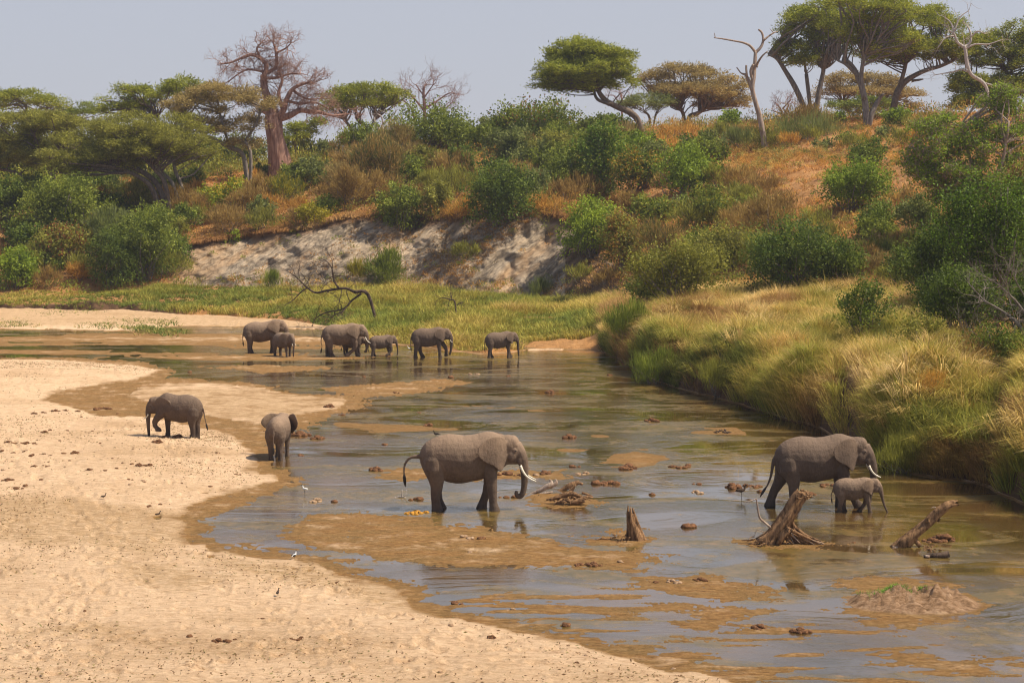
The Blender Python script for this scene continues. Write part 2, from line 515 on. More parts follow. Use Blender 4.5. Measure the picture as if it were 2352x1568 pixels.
# sand / mud material, wet and dark where it lies low
M_SAND, nt, b = new_mat("river_sand")
geo = N(nt, "ShaderNodeNewGeometry"); sep = N(nt, "ShaderNodeSeparateXYZ"); nt.links.new(geo.outputs['Position'], sep.inputs[0])
na = noise(nt, .8, 5, .6); nb = noise(nt, 4.2, 9, .82, mapscale=(.6, 1.7, 1)); nc = noise(nt, .14, 6, .65, mapscale=(.7, 1.2, 1)); ng = noise(nt, 14, 5, .75, mapscale=(.5, 1.2, 1)); nf = noise(nt, 1.1, 6, .7, mapscale=(.5, 1.3, 1))
hz = mathn(nt, 'MULTIPLY_ADD', na.outputs[0], .10); hz.inputs[2].default_value = -.05
hsum = mathn(nt, 'ADD', sep.outputs['Z'], hz.outputs[0])
wet = maprange(nt, hsum.outputs[0], .014, .060, 1, 0, True)
drycol = ramp(nt, nb.outputs[0], [(.33, (.40, .225, .12)), (.43, (.64, .43, .26)), (.52, (.77, .54, .335)), (.66, (.86, .645, .425))])
dry2 = mix(nt, mathn(nt, 'MULTIPLY', maprange(nt, nc.outputs[0], .50, .66, .04, .95).outputs[0], maprange(nt, ng.outputs[0], .38, .60, .15, .95).outputs[0]).outputs[0], drycol.outputs[0], (.43, .265, .13))
wetcol = mix(nt, maprange(nt, nf.outputs[0], .40, .62, 0, .75).outputs[0], ramp(nt, nb.outputs[0], [(.36, (.11, .050, .015)), (.47, (.28, .142, .042)), (.60, (.45, .255, .095))]).outputs[0], ramp(nt, ng.outputs[0], [(.36, (.11, .070, .020)), (.50, (.25, .150, .050)), (.64, (.44, .28, .12))]).outputs[0])
stn = attr(nt, 'Col'); ssep = N(nt, 'ShaderNodeSeparateColor'); nt.links.new(stn.outputs['Color'], ssep.inputs[0])
sfac = mathn(nt, 'MULTIPLY', ssep.outputs[1], maprange(nt, nb.outputs[0], .60, .42, .15, .85).outputs[0])
dry3 = mix(nt, sfac.outputs[0], dry2.outputs[0], (.42, .265, .125))
cc = mix(nt, wet.outputs[0], dry3.outputs[0], wetcol.outputs[0])
alg = maprange(nt, sep.outputs['Z'], -.03, .013, 1.2, 0)
cc2 = mix(nt, mathn(nt, 'MULTIPLY', alg.outputs[0], .6).outputs[0], cc.outputs[0], (.085, .06, .016))
mud = attr(nt, 'Col'); msep = N(nt, 'ShaderNodeSeparateColor'); nt.links.new(mud.outputs['Color'], msep.inputs[0])
cc3 = mix(nt, msep.outputs[0], cc2.outputs[0], ramp(nt, nb.outputs[0], [(.36, (.12, .066, .03)), (.5, (.33, .20, .11)), (.66, (.56, .38, .24))]).outputs[0])
nt.links.new(cc3.outputs[0], b.inputs['Base Color'])
ro = maprange(nt, wet.outputs[0], 0, 1, .95, .70); nt.links.new(ro.outputs[0], b.inputs['Roughness'])
b.inputs['Specular IOR Level'].default_value = .12
nd = noise(nt, 3.0, 8, .78, mapscale=(.8, 1.4, 1))
bump(nt, nd.outputs[0], 1.0, .17, b)

bedV = np.stack([BX, BY, S], -1).reshape(-1, 3)
bed = link("riverbed", mesh_np("riverbed", bedV, grid_faces(NR, NC), M_SAND, np.stack([islm, stain, islm * 0], -1).reshape(-1, 3), smooth=True))
tag(bed, "pale sandbank and wet brown flats of the riverbed", kind="structure")

# ---- bank, bench, cliff and hill
BANDS = [(0, 1, 16), (1, 2, 44), (2, 3, 64), (3, 4, 56), (4, 5, 70)]
rows_Y, rows_Z, rows_B = [], [], []
for a, bb, n in BANDS:
    for i in range(n):
        t = i / n
        rows_Y.append(CYY[a] * (1 - t) + CYY[bb] * t)
        tz = t
        if a == 0: tz = t ** .6
        if a == 2: tz = t ** 1.05
        if a == 4: tz = math.sin(t * math.pi / 2) ** .9 * .5 + t * .5
        rows_Z.append(CZ[a] * (1 - tz) + CZ[bb] * tz)
        rows_B.append(np.full(NC, a + t))
zc = CZ[5]
for i, (dy, dz) in enumerate([(0, 0), (4, -.05), (9, -.2), (16, -.6), (25, -1.2), (40, -1.9), (60, -2.6), (90, -3.4), (140, -4.2), (220, -5), (400, -6), (700, -8), (1100, -10)]):
    rows_Y.append(CYY[5] + dy); rows_Z.append(zc + dz); rows_B.append(np.full(NC, 5.0 + i * .01))
HY = np.array(rows_Y); HZ = np.array(rows_Z); HB = np.array(rows_B); HX = U[None, :] * HY
amp = np.interp(HB, [0, .3, 1, 1.5, 2, 2.2, 3, 3.3, 5, 5.2], [0, .55, .55, .40, .25, .3, .35, .6, .4, .3])
HZ = HZ + amp * fbm(HX * .22, HY * .22, 5, 101) * 1.2
hum = np.clip(fbm(HX * .38, HY * .30, 4, 105) + .12, 0, 1)
HZ = HZ + np.interp(HB, [0, .15, .5, 1.3, 2.0, 2.2], [0, .5, 1.5, 1.3, .5, 0]) * hum * np.interp(U * FPX + CX, [1390, 1480], [.35, 1])[None, :]
HZ[0, :] = .04
PXC = U * FPX * .9975 + CX
left_cliff = np.interp(PXC, [380, 430, 1400, 1470], [0, 1, 1, 0])[None, :]
incl = np.clip((HB - 2) * 6, 0, 1) * np.clip((3.0 - HB) * 12, 0, 1) * ((HB > 2) & (HB < 3))
CAa = HX - 1.15 * HZ + .8 * fbm(HX * .2, HZ * .3, 3, 113); CAb = HX + HZ
g1 = np.abs(fbm(CAa * .20, CAb * .03, 4, 111))
g2 = np.abs(fbm(CAa * .75, CAb * .08, 4, 117))
g3 = fbm(HX * .35, HZ * .8, 4, 119)
rid = np.interp(PXC, [400, 800, 1000, 1400], [.35, .5, 1.0, 1.1])[None, :]
push = incl * left_cliff * (3.4 * rid * (g1 - .2) + 1.2 * rid * (g2 - .2) + 1.6 * (1.3 - rid) * fbm(HX * .22, HZ * .38, 4, 123) + 1.0 * g3 + .30 * fbm(HX * 1.1, HZ * 1.5, 4, 121))
HY2 = HY - push
HY2 = np.maximum.accumulate(HY2, axis=0) + np.arange(HY.shape[0])[:, None] * 1e-4
HX2 = U[None, :] * HY2
cliffmask = np.clip((HB - 1.97) * 12, 0, 1) * np.clip((3.0 - HB) * 10, 0, 1) * left_cliff
# raw earth on the steep bank foot right of the cliff, and the dark scar
earth = np.clip((.9 - HB) * 3, 0, 1) * np.clip(1 - left_cliff, 0, 1)
RH = HY.shape[0]

M_HILL, nt, b = new_mat("hill_ground")
ac = attr(nt, "Col")
sepc = N(nt, "ShaderNodeSeparateColor"); nt.links.new(ac.outputs['Color'], sepc.inputs[0])
n1 = noise(nt, .07, 5, .6); n2 = noise(nt, 1.6, 6, .7); n3 = noise(nt, .5, 5, .6)
soil = ramp(nt, n1.outputs[0], [(.30, (.28, .135, .045)), (.45, (.46, .215, .07)), (.58, (.52, .265, .10)), (.72, (.33, .20, .07))])
soil2 = mix(nt, .45, soil.outputs[0], ramp(nt, n2.outputs[0], [(.3, (.13, .075, .03)), (.55, (.42, .24, .10)), (.75, (.55, .36, .18))]).outputs[0])
cv_ = attr(nt, "Streak")
def snoise(scale, detail, rough, ms):
    mp = N(nt, "ShaderNodeMapping"); mp.inputs['Scale'].default_value = ms
    nt.links.new(cv_.outputs['Vector'], mp.inputs[0])
    nz = N(nt, "ShaderNodeTexNoise"); nz.inputs['Scale'].default_value = scale; nz.inputs['Detail'].default_value = detail; nz.inputs['Roughness'].default_value = rough
    nt.links.new(mp.outputs[0], nz.inputs['Vector']); return nz
cl1 = snoise(.42, 9, .70, (1, .16, .6)); cl0 = snoise(.20, 5, .6, (1, .25, .6)); cl2 = snoise(1.9, 8, .75, (1, .30, .8))
cl3 = snoise(.7, 7, .62, (1, .20, .7))
crack = maprange(nt, mathn(nt, 'ABSOLUTE', mathn(nt, 'SUBTRACT', cl3.outputs[0], .5).outputs[0]).outputs[0], 0, .035, 0, 1)
lay = noise(nt, .9, 6, .7, mapscale=(.08, .08, 1.3))
cliffc = ramp(nt, cl1.outputs[0], [(.32, (.12, .095, .068)), (.46, (.32, .26, .19)), (.53, (.44, .355, .26)), (.60, (.62, .46, .30)), (.69, (.74, .58, .41))])
cliffd1 = mix(nt, .50, cliffc.outputs[0], ramp(nt, cl2.outputs[0], [(.38, (.08, .066, .05)), (.52, (.37, .30, .22)), (.66, (.68, .53, .36))]).outputs[0])
cliffd2 = mix(nt, maprange(nt, lay.outputs[0], .45, .62, 0, .45).outputs[0], cliffd1.outputs[0], (.44, .33, .22))
cliffd0 = mix(nt, maprange(nt, crack.outputs[0], 0, 1, .45, 0).outputs[0], cliffd2.outputs[0], (.10, .08, .06))
cliffd = mix(nt, maprange(nt, cl0.outputs[0], .50, .62, 0, .65).outputs[0], cliffd0.outputs[0], (.46, .28, .14))
m1 = mix(nt, sepc.outputs[0], soil2.outputs[0], cliffd.outputs[0])
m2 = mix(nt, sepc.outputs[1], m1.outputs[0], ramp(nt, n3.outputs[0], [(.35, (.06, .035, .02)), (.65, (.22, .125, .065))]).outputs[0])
m3 = mix(nt, sepc.outputs[2], m2.outputs[0], ramp(nt, n2.outputs[0], [(.3, (.30, .14, .055)), (.6, (.52, .29, .125))]).outputs[0])
nt.links.new(m3.outputs[0], b.inputs['Base Color']); b.inputs['Roughness'].default_value = .95; b.inputs['Specular IOR Level'].default_value = .1
b1 = bump(nt, cl1.outputs[0], .9, .6, None); b1b = bump(nt, mathn(nt, 'MULTIPLY', crack.outputs[0], sepc.outputs[0]).outputs[0], .6, .2, None, b1.outputs[0]); b2 = bump(nt, cl2.outputs[0], .9, .22, b, b1b.outputs[0])
# bare paler tracks on the open slope
trail = np.clip(sdf(np.array([[at(1888,485,178).x, 172], [at(1700,500,178).x,176],[at(1640,400,178).x,196],[at(1650,340,200).x,214],[at(1900,330,200).x,210],[at(2150,345,200).x,205],[at(2160,480,178).x,160],[at(2060,600,150).x,142],[at(2000,590,150).x,146],[at(2030,500,160).x,162]]), HX, HY) / 6, 0, .75) * (.6 + .8 * fbm(HX * .12, HY * .12, 4, 131))
trail = np.clip(trail, 0, 1)
rim_shade = np.exp(-((HB - 2.93) / .055) ** 2) * left_cliff * .75  # shadow below the overhanging rim, painted as a dark band in the colour
cm = np.clip(cliffmask, 0, 1)
eg = np.clip(earth + rim_shade + np.where((PXC[None, :] > 1300) & (PXC[None, :] < 1490) & (HB > 1.85) & (HB < 2.75), .8, 0) * np.clip(.9 + fbm(HX * .3, HZ * .5, 3, 133), 0, 1), 0, 1)
hc = np.stack([cm, eg, trail], -1).reshape(-1, 3)
hillV = np.stack([HX2, HY2, HZ], -1).reshape(-1, 3)
hill_me = mesh_np("hillside", hillV, grid_faces(RH, NC), M_HILL, hc, smooth=True)
sa_ = hill_me.attributes.new("Streak", 'FLOAT_VECTOR', 'POINT')
sa_.data.foreach_set("vector", np.stack([HX - 1.15 * HZ, HX + HZ, HY], -1).astype(np.float32).ravel())
hill = link("hillside", hill_me)
tag(hill, "orange dry hillside above the eroded grey river cliff", kind="structure")

# combined columns for lookups
AY = np.vstack([BY[:-1], HY2]); AZ = np.vstack([S[:-1], HZ]); AE = (AZ - CAMH) / AY
AEM = np.maximum.accumulate(AE, axis=0)
AB = np.vstack([np.full((NR - 1, NC), -1.), HB])
def _cols(u):
    c = (u - U[0]) / (U[1] - U[0]); c = min(max(c, 0), NC - 1.001); return int(c), c - int(c)
def G(px, py):
    """visible ground point at a picture point"""
    u, e = ue(px, py); u = float(u); e = float(e)
    c, f = _cols(u); 
    col = AEM[:, c] * (1 - f) + AEM[:, c + 1] * f
    r = int(np.searchsorted(col, e)); r = min(max(r, 1), len(col) - 15)
    y0 = AY[r - 1, c] * (1 - f) + AY[r - 1, c + 1] * f; y1 = AY[r, c] * (1 - f) + AY[r, c + 1] * f
    t = np.clip((e - col[r - 1]) / (col[r] - col[r - 1] + 1e-9), 0, 1)
    Y = y0 + (y1 - y0) * t
    return Gy(u, Y)
def Gy(u, Y):
    c, f = _cols(u)
    za = np.interp(Y, AY[:, c], AZ[:, c]); zb = np.interp(Y, AY[:, c + 1], AZ[:, c + 1])
    return Vector((u * Y, Y, za * (1 - f) + zb * f))
def ground_z(x, y): return Gy(x / y, y).z

# ---- water
M_WATER, nt, b = new_mat("river_water")
nt.nodes.remove(b)
out = nt.nodes['Material Output']
big = noise(nt, .17, 5, .58, mapscale=(.7, 1.15, 1)); big.inputs['Distortion'].default_value = 1.6
mask = maprange(nt, big.outputs[0], .40, .60, 0, 1, True)
r1 = noise(nt, 2.6, 4, .6, mapscale=(1, .55, 1)); r2 = noise(nt, 11, 3, .7, mapscale=(.6, 1.6, 1))
hh = mathn(nt, 'ADD', r1.outputs[0], mathn(nt, 'MULTIPLY', r2.outputs[0], .35).outputs[0])
hm = mathn(nt, 'MULTIPLY', hh.outputs[0], maprange(nt, mask.outputs[0], 0, 1, .05, 1.0).outputs[0])
bp = N(nt, "ShaderNodeBump"); bp.inputs['Strength'].default_value = .18; bp.inputs['Distance'].default_value = .06
nt.links.new(hm.outputs[0], bp.inputs['Height'])
gl = N(nt, "ShaderNodeBsdfGlossy"); gl.inputs['Color'].default_value = (.97, .95, .91, 1)
nt.links.new(maprange(nt, mask.outputs[0], 0, 1, .01, .06).outputs[0], gl.inputs['Roughness']); nt.links.new(bp.outputs[0], gl.inputs['Normal'])
tr = N(nt, "ShaderNodeBsdfTransparent"); tr.inputs[0].default_value = (.80, .66, .42, 1)
df = N(nt, "ShaderNodeBsdfDiffuse"); 
nm = noise(nt, .25, 4, .6, mapscale=(1, .5, 1))
nt.links.new(ramp(nt, nm.outputs[0], [(.35, (.075, .058, .018)), (.52, (.15, .095, .036)), (.68, (.25, .14, .050))]).outputs[0], df.inputs[0])
bd = N(nt, "ShaderNodeMixShader"); bd.inputs[0].default_value = .5
nt.links.new(tr.outputs[0], bd.inputs[1]); nt.links.new(df.outputs[0], bd.inputs[2])
fr = N(nt, "ShaderNodeFresnel"); fr.inputs[0].default_value = 1.52; nt.links.new(bp.outputs[0], fr.inputs['Normal'])
frr = mathn(nt, 'MULTIPLY_ADD', fr.outputs[0], 1.15, True); frr.inputs[2].default_value = .06   # wavelets tilt towards the eye
ms = N(nt, "ShaderNodeMixShader"); nt.links.new(frr.outputs[0], ms.inputs[0]); nt.links.new(bd.outputs[0], ms.inputs[1]); nt.links.new(gl.outputs[0], ms.inputs[2])
# mats of olive algae drifting in the current
al = noise(nt, .20, 6, .62, mapscale=(.62, 1.1, 1)); al.inputs['Distortion'].default_value = 2.0
al2 = noise(nt, 2.2, 6, .75, mapscale=(1, .8, 1))
asum = mathn(nt, 'ADD', al.outputs[0], mathn(nt, 'MULTIPLY', al2.outputs[0], .22).outputs[0])
am = maprange(nt, asum.outputs[0], .60, .70, 0, .60, True)
ab = N(nt, "ShaderNodeBsdfPrincipled"); ab.inputs['Roughness'].default_value = .35; ab.inputs['Specular IOR Level'].default_value = .4
nt.links.new(ramp(nt, al2.outputs[0], [(.35, (.10, .075, .014)), (.55, (.19, .125, .028)), (.7, (.34, .18, .05))]).outputs[0], ab.inputs['Base Color'])
nt.links.new(bp.outputs[0], ab.inputs['Normal'])
ms2 = N(nt, "ShaderNodeMixShader"); nt.links.new(am.outputs[0], ms2.inputs[0]); nt.links.new(ms.outputs[0], ms2.inputs[1]); nt.links.new(ab.outputs[0], ms2.inputs[2])
nt.links.new(ms2.outputs[0], out.inputs[0])
wv = [(-75, 24, 0), (45, 24, 0), (80, 185, 0), (-100, 185, 0)]
water = link("water", mesh_np("water", wv, [(0, 1, 2, 3)], M_WATER))
tag(water, "shallow brown river water with grey ripples", kind="structure")

# ---- far hills in the haze
us = np.linspace(-.6, .6, 240); V = []
ys = [600, 780, 980, 1180, 1400]
hz_ = [0, .5, .92, 1.0, .8]
for k, Yk in enumerate(ys):
    for u in us:
        top = 47 + 9 * float(fbm(u * 9, 0 * u + k * .3, 3, 141)) + 2.5 * float(fbm(u * 90, 0 * u, 3, 143))
        V.append((u * Yk, Yk, 8 + top * hz_[k] * (Yk / 2000)))
M_FAR = plain("distant_scrub", (.05, .055, .025), (.16, .13, .07), .02, 1, 0)
fh = link("distant_hills", mesh_np("distant_hills", V, grid_faces(len(ys), len(us)), M_FAR, smooth=True))
tag(fh, "low blue distant hills beyond the baobab", kind="structure")
# ------------------------------------------------------------------ foliage builders
def unit(a): return a / (np.linalg.norm(a, axis=-1, keepdims=True) + 1e-9)
def leaf_geo(C, D, L, Wd, rng):
    side = unit(np.cross(D, rng.normal(size=D.shape)))
    L = L[:, None]; Wd = Wd[:, None]
    V = np.stack([C, C + D * L * .45 + side * Wd * .5, C + D * L, C + D * L * .45 - side * Wd * .5], 1).reshape(-1, 3)
    F = np.arange(len(C) * 4).reshape(-1, 4)
    return V, F
def clump_leaves(cc, cv, n, rc, flat, L, Wd, c1, c2, rng, style='leafy', fleck=None, fleck_p=0., tn=0.):
    """cc clump centres, cv outward vectors"""
    k = len(cc)
    idx = rng.integers(0, k, n)
    tone = np.clip(.48 + tn + .28 * rng.normal(size=k), 0, 1)
    off = rng.normal(size=(n, 3)) * rc * np.array([1, 1, flat]) * .6
    C = cc[idx] + off
    up = np.array([0, 0, 1.])
    if style == 'acacia': D = unit(cv[idx] * .5 + up * .25 + rng.normal(size=(n, 3)) * [.9, .9, .35])
    elif style == 'spray': D = unit(cv[idx] * .7 + up * .7 + rng.normal(size=(n, 3)) * .45)
    elif style == 'droop': D = unit(cv[idx] * .5 - up * .6 + rng.normal(size=(n, 3)) * .5)
    elif style == 'reed': D = unit(cv[idx] * .35 + up * 1.2 + rng.normal(size=(n, 3)) * .3)
    else: D = unit(cv[idx] * .4 + up * .1 + rng.normal(size=(n, 3)) * .9)
    l = L * rng.uniform(.6, 1.35, n); w = Wd * rng.uniform(.7, 1.3, n)
    V, F = leaf_geo(C, D, l, w, rng)
    t = np.clip(tone[idx] + .16 * rng.normal(size=n), 0, 1)[:, None]
    col = (np.array(c1) * (1 - t) + np.array(c2) * t) * rng.uniform(.72, 1.25, (n, 1))
    if fleck is not None and fleck_p > 0:
        ck = rng.random(k) < fleck_p * 2.2
        m = (ck[idx] & (rng.random(n) < .45)) | (rng.random(n) < fleck_p * .25)
        col[m] = np.array(fleck) * rng.uniform(.8, 1.2, (int(m.sum()), 1))
    return V, F, np.repeat(col, 4, axis=0)

PAL = {
 'acacia':  ((.095, .115, .014), (.300, .310, .045)),
 'olive':   ((.108, .108, .022), (.285, .275, .060)),
 'brown':   ((.155, .115, .050), (.33, .25, .115)),
 'green':   ((.065, .090, .014), (.215, .245, .042)),
 'bright':  ((.075, .115, .012), (.235, .300, .038)),
 'lime':    ((.110, .155, .014), (.290, .350, .042)),
 'dark':    ((.040, .066, .012), (.150, .190, .032)),
 'grey':    ((.080, .100, .034), (.205, .225, .080)),
 'yellow':  ((.14, .130, .012), (.34, .290, .030)),
 'rust':    ((.15, .090, .032), (.34, .235, .090)),
 'orange':  ((.26, .130, .030), (.50, .300, .085)),
 'straw':   ((.28, .200, .065), (.56, .420, .170)),
}

PAL['deep'] = ((.030, .052, .010), (.120, .165, .026))
for _k in PAL: PAL[_k] = tuple(tuple(min(.8, v * m) for v, m in zip(c, (1.48, 1.48, 1.12))) for c in PAL[_k])

def bush(name, label, cx, by, rx, h, pal='green', style='leafy', cat='bush', group=None, Y=None, seed=0, lobes=None, dens=1.0, leaf=None, fleck=None, fleck_p=0., stems=True, depth=.85, fine=1.0):
    """a shrub whose picture footprint is centred on cx, standing on by, rx half wide and h tall (2352-wide picture units)"""
    rng = np.random.default_rng(1000 + seed + int(cx * 7 + by * 13))
    base = G(cx, by) if Y is None else None
    if base is None:
        u, _ = ue(cx, by); base = Gy(float(u), Y)
    Yd = base.y; s = Yd / FPX
    R = rx * s * 1.17; Hh = h * s * 1.08
    base = Vector((base.x, base.y + R * .35, base.z - .15))
    if lobes is None:
        k = 9 + int(rng.integers(0, 6)) if rx > 35 else 4 + int(rng.integers(0, 2))
        lobes = []
        for i in range(k):
            a = rng.uniform(0, 6.28); rr = rng.uniform(.2, .82)
            lr = rng.uniform(.22, .50)
            zc_ = rng.uniform(.35, .68) * (1 - .35 * rr)
            lobes.append((math.cos(a) * rr, math.sin(a) * rr * depth, zc_, lr, min(.95 - zc_ , .42) if zc_ > .55 else .40))
        lobes.append((0, 0, .36, .60, .36))
        lobes.append((rng.uniform(-.2,.2), -.1, .52, .40, .40))
    npx = (2 * rx / 2.3) * (h / 2.3)
    n = int(np.clip(npx * 3.0 * dens, 60, 30000))
    lsz = leaf if leaf else np.clip(2.6 * 2.3 * s, .09, .32)
    lsz *= fine
    CCs, CVs, TNs = [], [], []
    tot = sum(l[3] * l[3] for l in lobes)
    ncl = int(np.clip(n / 26, 14, 420))
    for (lx, ly, lz, lr, lh) in lobes:
        m = max(4, int(ncl * lr * lr / tot))
        v = unit(rng.normal(size=(m, 3)))
        v[:, 2] = np.where(v[:, 2] < -.45, -v[:, 2], v[:, 2])
        rho = rng.uniform(.55, 1.06, (m, 1)) * np.where(rng.random((m, 1)) < .13, 1.28, 1)
        CCs.append(np.array([lx * R, ly * R, lz * Hh]) + v * rho * np.array([lr * R, lr * R * depth, lh * Hh]))
        CVs.append(v); TNs.append(np.full(m, rng.normal() * .20))
    # loose shoots that break the outline
    for _ in range(int(8 + rx / 5)):
        a_ = rng.uniform(0, 6.28); el_ = rng.uniform(.1, 1.4)
        v = np.array([math.cos(a_) * math.cos(el_), math.sin(a_) * math.cos(el_), math.sin(el_)])
        p0 = v * np.array([R * .8, R * .8 * depth, Hh * .42]) + [0, 0, Hh * .42]; Ls = rng.uniform(.18, .42) * R
        dv = unit(v + [0, 0, .5] + rng.normal(size=3) * .35)
        q_ = p0 + dv * np.linspace(0, 1, 4)[:, None] * Ls
        CCs.append(q_); CVs.append(np.tile(dv, (4, 1))); TNs.append(np.full(4, rng.normal() * .25))
    cc = np.concatenate(CCs); cv = np.concatenate(CVs); tn = np.concatenate(TNs)
    keep = cc[:, 2] > .02 * Hh
    cc = cc[keep]; cv = cv[keep]; tn = tn[keep]
    rc = max(R, Hh * .5) * .135 + .1
    W = {'leafy': .62, 'acacia': .38, 'spray': .22, 'droop': .42, 'reed': .14}[style]
    Lm = {'leafy': 1.0, 'acacia': 1.25, 'spray': 2.0, 'droop': 1.3, 'reed': 3.2}[style]
    V, F, c = clump_leaves(cc, cv, n, rc, .8, lsz * Lm, lsz * W, PAL[pal][0], PAL[pal][1], rng, style, fleck, fleck_p, tn)
    root = empty(name, base)
    tag(root, label, cat, group)
    fo = link('foliage', mesh_np('foliage', V, F, M_LEAF, c), root)
    if stems:
        g = Geo()
        for i in range(min(40, max(6, int(rx / 3)))):
            j = int(rng.integers(0, len(cc)))
            p1 = cc[j]; st = np.array([rng.normal() * .12 * R, rng.normal() * .1 * R, -.1])
            mid = st * .5 + p1 * .5 + rng.normal(size=3) * .1 * R * np.array([1, 1, .5])
            pp = smooth_path([st, mid, p1], 3)
            r0 = max(.02, .022 * R)
            g.tube(pp, np.linspace(r0, r0 * .3, len(pp)), 4)
        g.build('stem', M_BARKG, root)
    return root

def wiggle(p0, p1, rng, amp=.12, n=4, sag=0.):
    p0 = np.array(p0, float); p1 = np.array(p1, float); L = np.linalg.norm(p1 - p0)
    pts = [p0 + (p1 - p0) * t + rng.normal(size=3) * amp * L * math.sin(math.pi * t) * np.array([1, 1, .8]) + np.array([0, 0, sag * L * math.sin(math.pi * t)]) for t in np.linspace(0, 1, n)]
    pts[0] = p0; pts[-1] = p1
    return smooth_path(pts, 2)

def twigs(g, p, d, L, r, lev, rng, spread=.7, gnarl=.25, kids=3, up=.08, sides=4):
    """recursive bare branching"""
    n = 3
    pts = [np.array(p, float)]; dd = np.array(d, float)
    for i in range(n):
        dd = unit(dd + rng.normal(size=3) * gnarl + np.array([0, 0, up])); pts.append(pts[-1] + dd * L / n)
    g.tube(pts, np.linspace(r, r * .62, n + 1), sides if lev > 1 else 3, cap=False)
    if lev <= 0: return
    for k in range(kids):
        t = rng.uniform(.45, 1.0) if k else 1.0
        i = min(n, int(t * n + .5))
        nd = unit(dd + rng.normal(size=3) * spread)
        twigs(g, pts[i], nd, L * rng.uniform(.55, .82), r * .6, lev - 1, rng, spread, gnarl, kids, up, sides)

def acacia(name, label, Y, trunks, lobes, pal='acacia', bark=None, npads=7, dens=1.0, padh=.50, cat='tree', group=None, seed=0, style='acacia', twiggy=0, leafk=1.0, fleck=None, fleck_p=0., bottom=.15):
    """trunks: polylines [(px,py,half width px), ...] from the ground up; lobes: (cx,cy,rx,ry) crown masses"""
    rng = np.random.default_rng(5000 + seed + int(Y * 3 + lobes[0][0]))
    s = Y / FPX
    b0 = trunks[0][0]
    gz = Gy(float(ue(b0[0], b0[1])[0]), Y)
    org = Vector((gz.x, Y, gz.z - .2))
    def P(px, py, dy=0.): 
        q = at(px, py, Y + dy); return np.array([q.x - org.x, q.y - org.y, q.z - org.z])
    root = empty(name, org); tag(root, label, cat, group)
    gt = Geo(); forks = []
    for ti, tr in enumerate(trunks):
        dy0 = rng.uniform(-.5, .5) if ti else 0.
        dys = np.cumsum(np.concatenate([[dy0], rng.uniform(-.5, .5, len(tr) - 1)])) 
        pts = [P(a, b, dys[i]) for i, (a, b, _) in enumerate(tr)]
        gb = Gy(float(ue(tr[0][0], tr[0][1])[0]), Y + dys[0]).z - org.z
        if ti == 0 or abs(tr[0][1] - b0[1]) < 14: pts[0][2] = min(pts[0][2], gb) - .3
        pp = smooth_path(pts, 4)
        rad = np.interp(np.linspace(0, 1, len(pp)), np.linspace(0, 1, len(tr)), [w * s for _, _, w in tr])
        rad[0] *= 1.25
        gt.tube(pp, rad, 9, flute=.07, seed=ti)
        for q in pp[len(pp) // 2:]: forks.append(q)
        forks.append(pp[-1])
    forks = np.array(forks)
    CCs, CVs, wts = [], [], []
    area = sum((2 * l[2] / 2.3) * (2 * l[3] / 2.3) for l in lobes)
    for (cx, cy, rx, ry) in lobes:
        c = P(cx, cy, rng.uniform(-.25, .25) * rx * s)
        r = np.array([rx * s, rx * s * .85, ry * s])
        k = max(4, int(1.5 * npads * max(.5, rx / 60)))
        for i in range(k):
            a = 2 * math.pi * (i / k) + rng.uniform(-.4, .4); rr = math.sqrt(rng.uniform(.02, .85))
            v = np.array([math.cos(a) * rr, math.sin(a) * rr, 0.])
            top = math.sqrt(max(0, 1 - rr * rr))
            v[2] = rng.uniform(-.75 + .45 * bottom, top) * .9
            pc = c + v * r
            pr = np.array([r[0] * rng.uniform(.20, .36), r[0] * rng.uniform(.20, .34), 0])
            pr[2] = max(min(r[2] * padh, pr[0] * .8), .35) * rng.uniform(.7, 1.2)
            # limb from the nearest fork
            d2 = np.linalg.norm(forks - pc, axis=1) + np.where(forks[:, 2] > pc[2], 2.5, 0)
            f = forks[int(np.argmin(d2 + rng.uniform(0, 1.2, len(d2))))]
            Lb = np.linalg.norm(pc - f)
            r0 = np.clip(.022 * Lb, .03, .16)
            wp = wiggle(f, pc - [0, 0, pr[2] * .5], rng, .09, 4, .04)
            gt.tube(wp, np.linspace(r0, r0 * .45, len(wp)), 5, cap=False)
            m = max(5, int(9 * pr[0]))
            vv = unit(rng.normal(size=(m, 3))); vv[:, 2] = np.abs(vv[:, 2]) * .9 - .2
            cc = pc + vv * pr * rng.uniform(.55, 1.05, (m, 1))
            CCs.append(cc); CVs.append(unit(vv + unit(v + 1e-6) * .4))
            for q in cc[:: 3 if not twiggy else 1]:
                wq = wiggle(wp[-1], q, rng, .12, 3)
                gt.tube(wq, np.linspace(r0 * .4, r0 * .12 + .006, len(wq)), 3, cap=False)
                if twiggy:
                    for _ in range(twiggy):
                        twigs(gt, q, unit(rng.normal(size=3) + [0, 0, .4]), .5, .012, 1, rng, .7, .25, 2, .05, 3)
    cc = np.concatenate(CCs); cv = np.concatenate(CVs)
    n = int(np.clip(area * 3.0 * dens, 800, 90000))
    lsz = np.clip(2.6 * 2.3 * s, .12, .34) * leafk
    rc = .42 * (1 + Y / 500)
    Wk = {'acacia': .30, 'leafy': .55, 'spray': .2}[style]
    V, F, c = clump_leaves(cc, cv, n, rc, .55, lsz * 1.25, lsz * Wk, PAL[pal][0], PAL[pal][1], rng, style, fleck, fleck_p)
    gt.build('trunk', bark or M_BARK, root)
    link('crown', mesh_np('crown', V, F, M_LEAF, c), root)
    return root

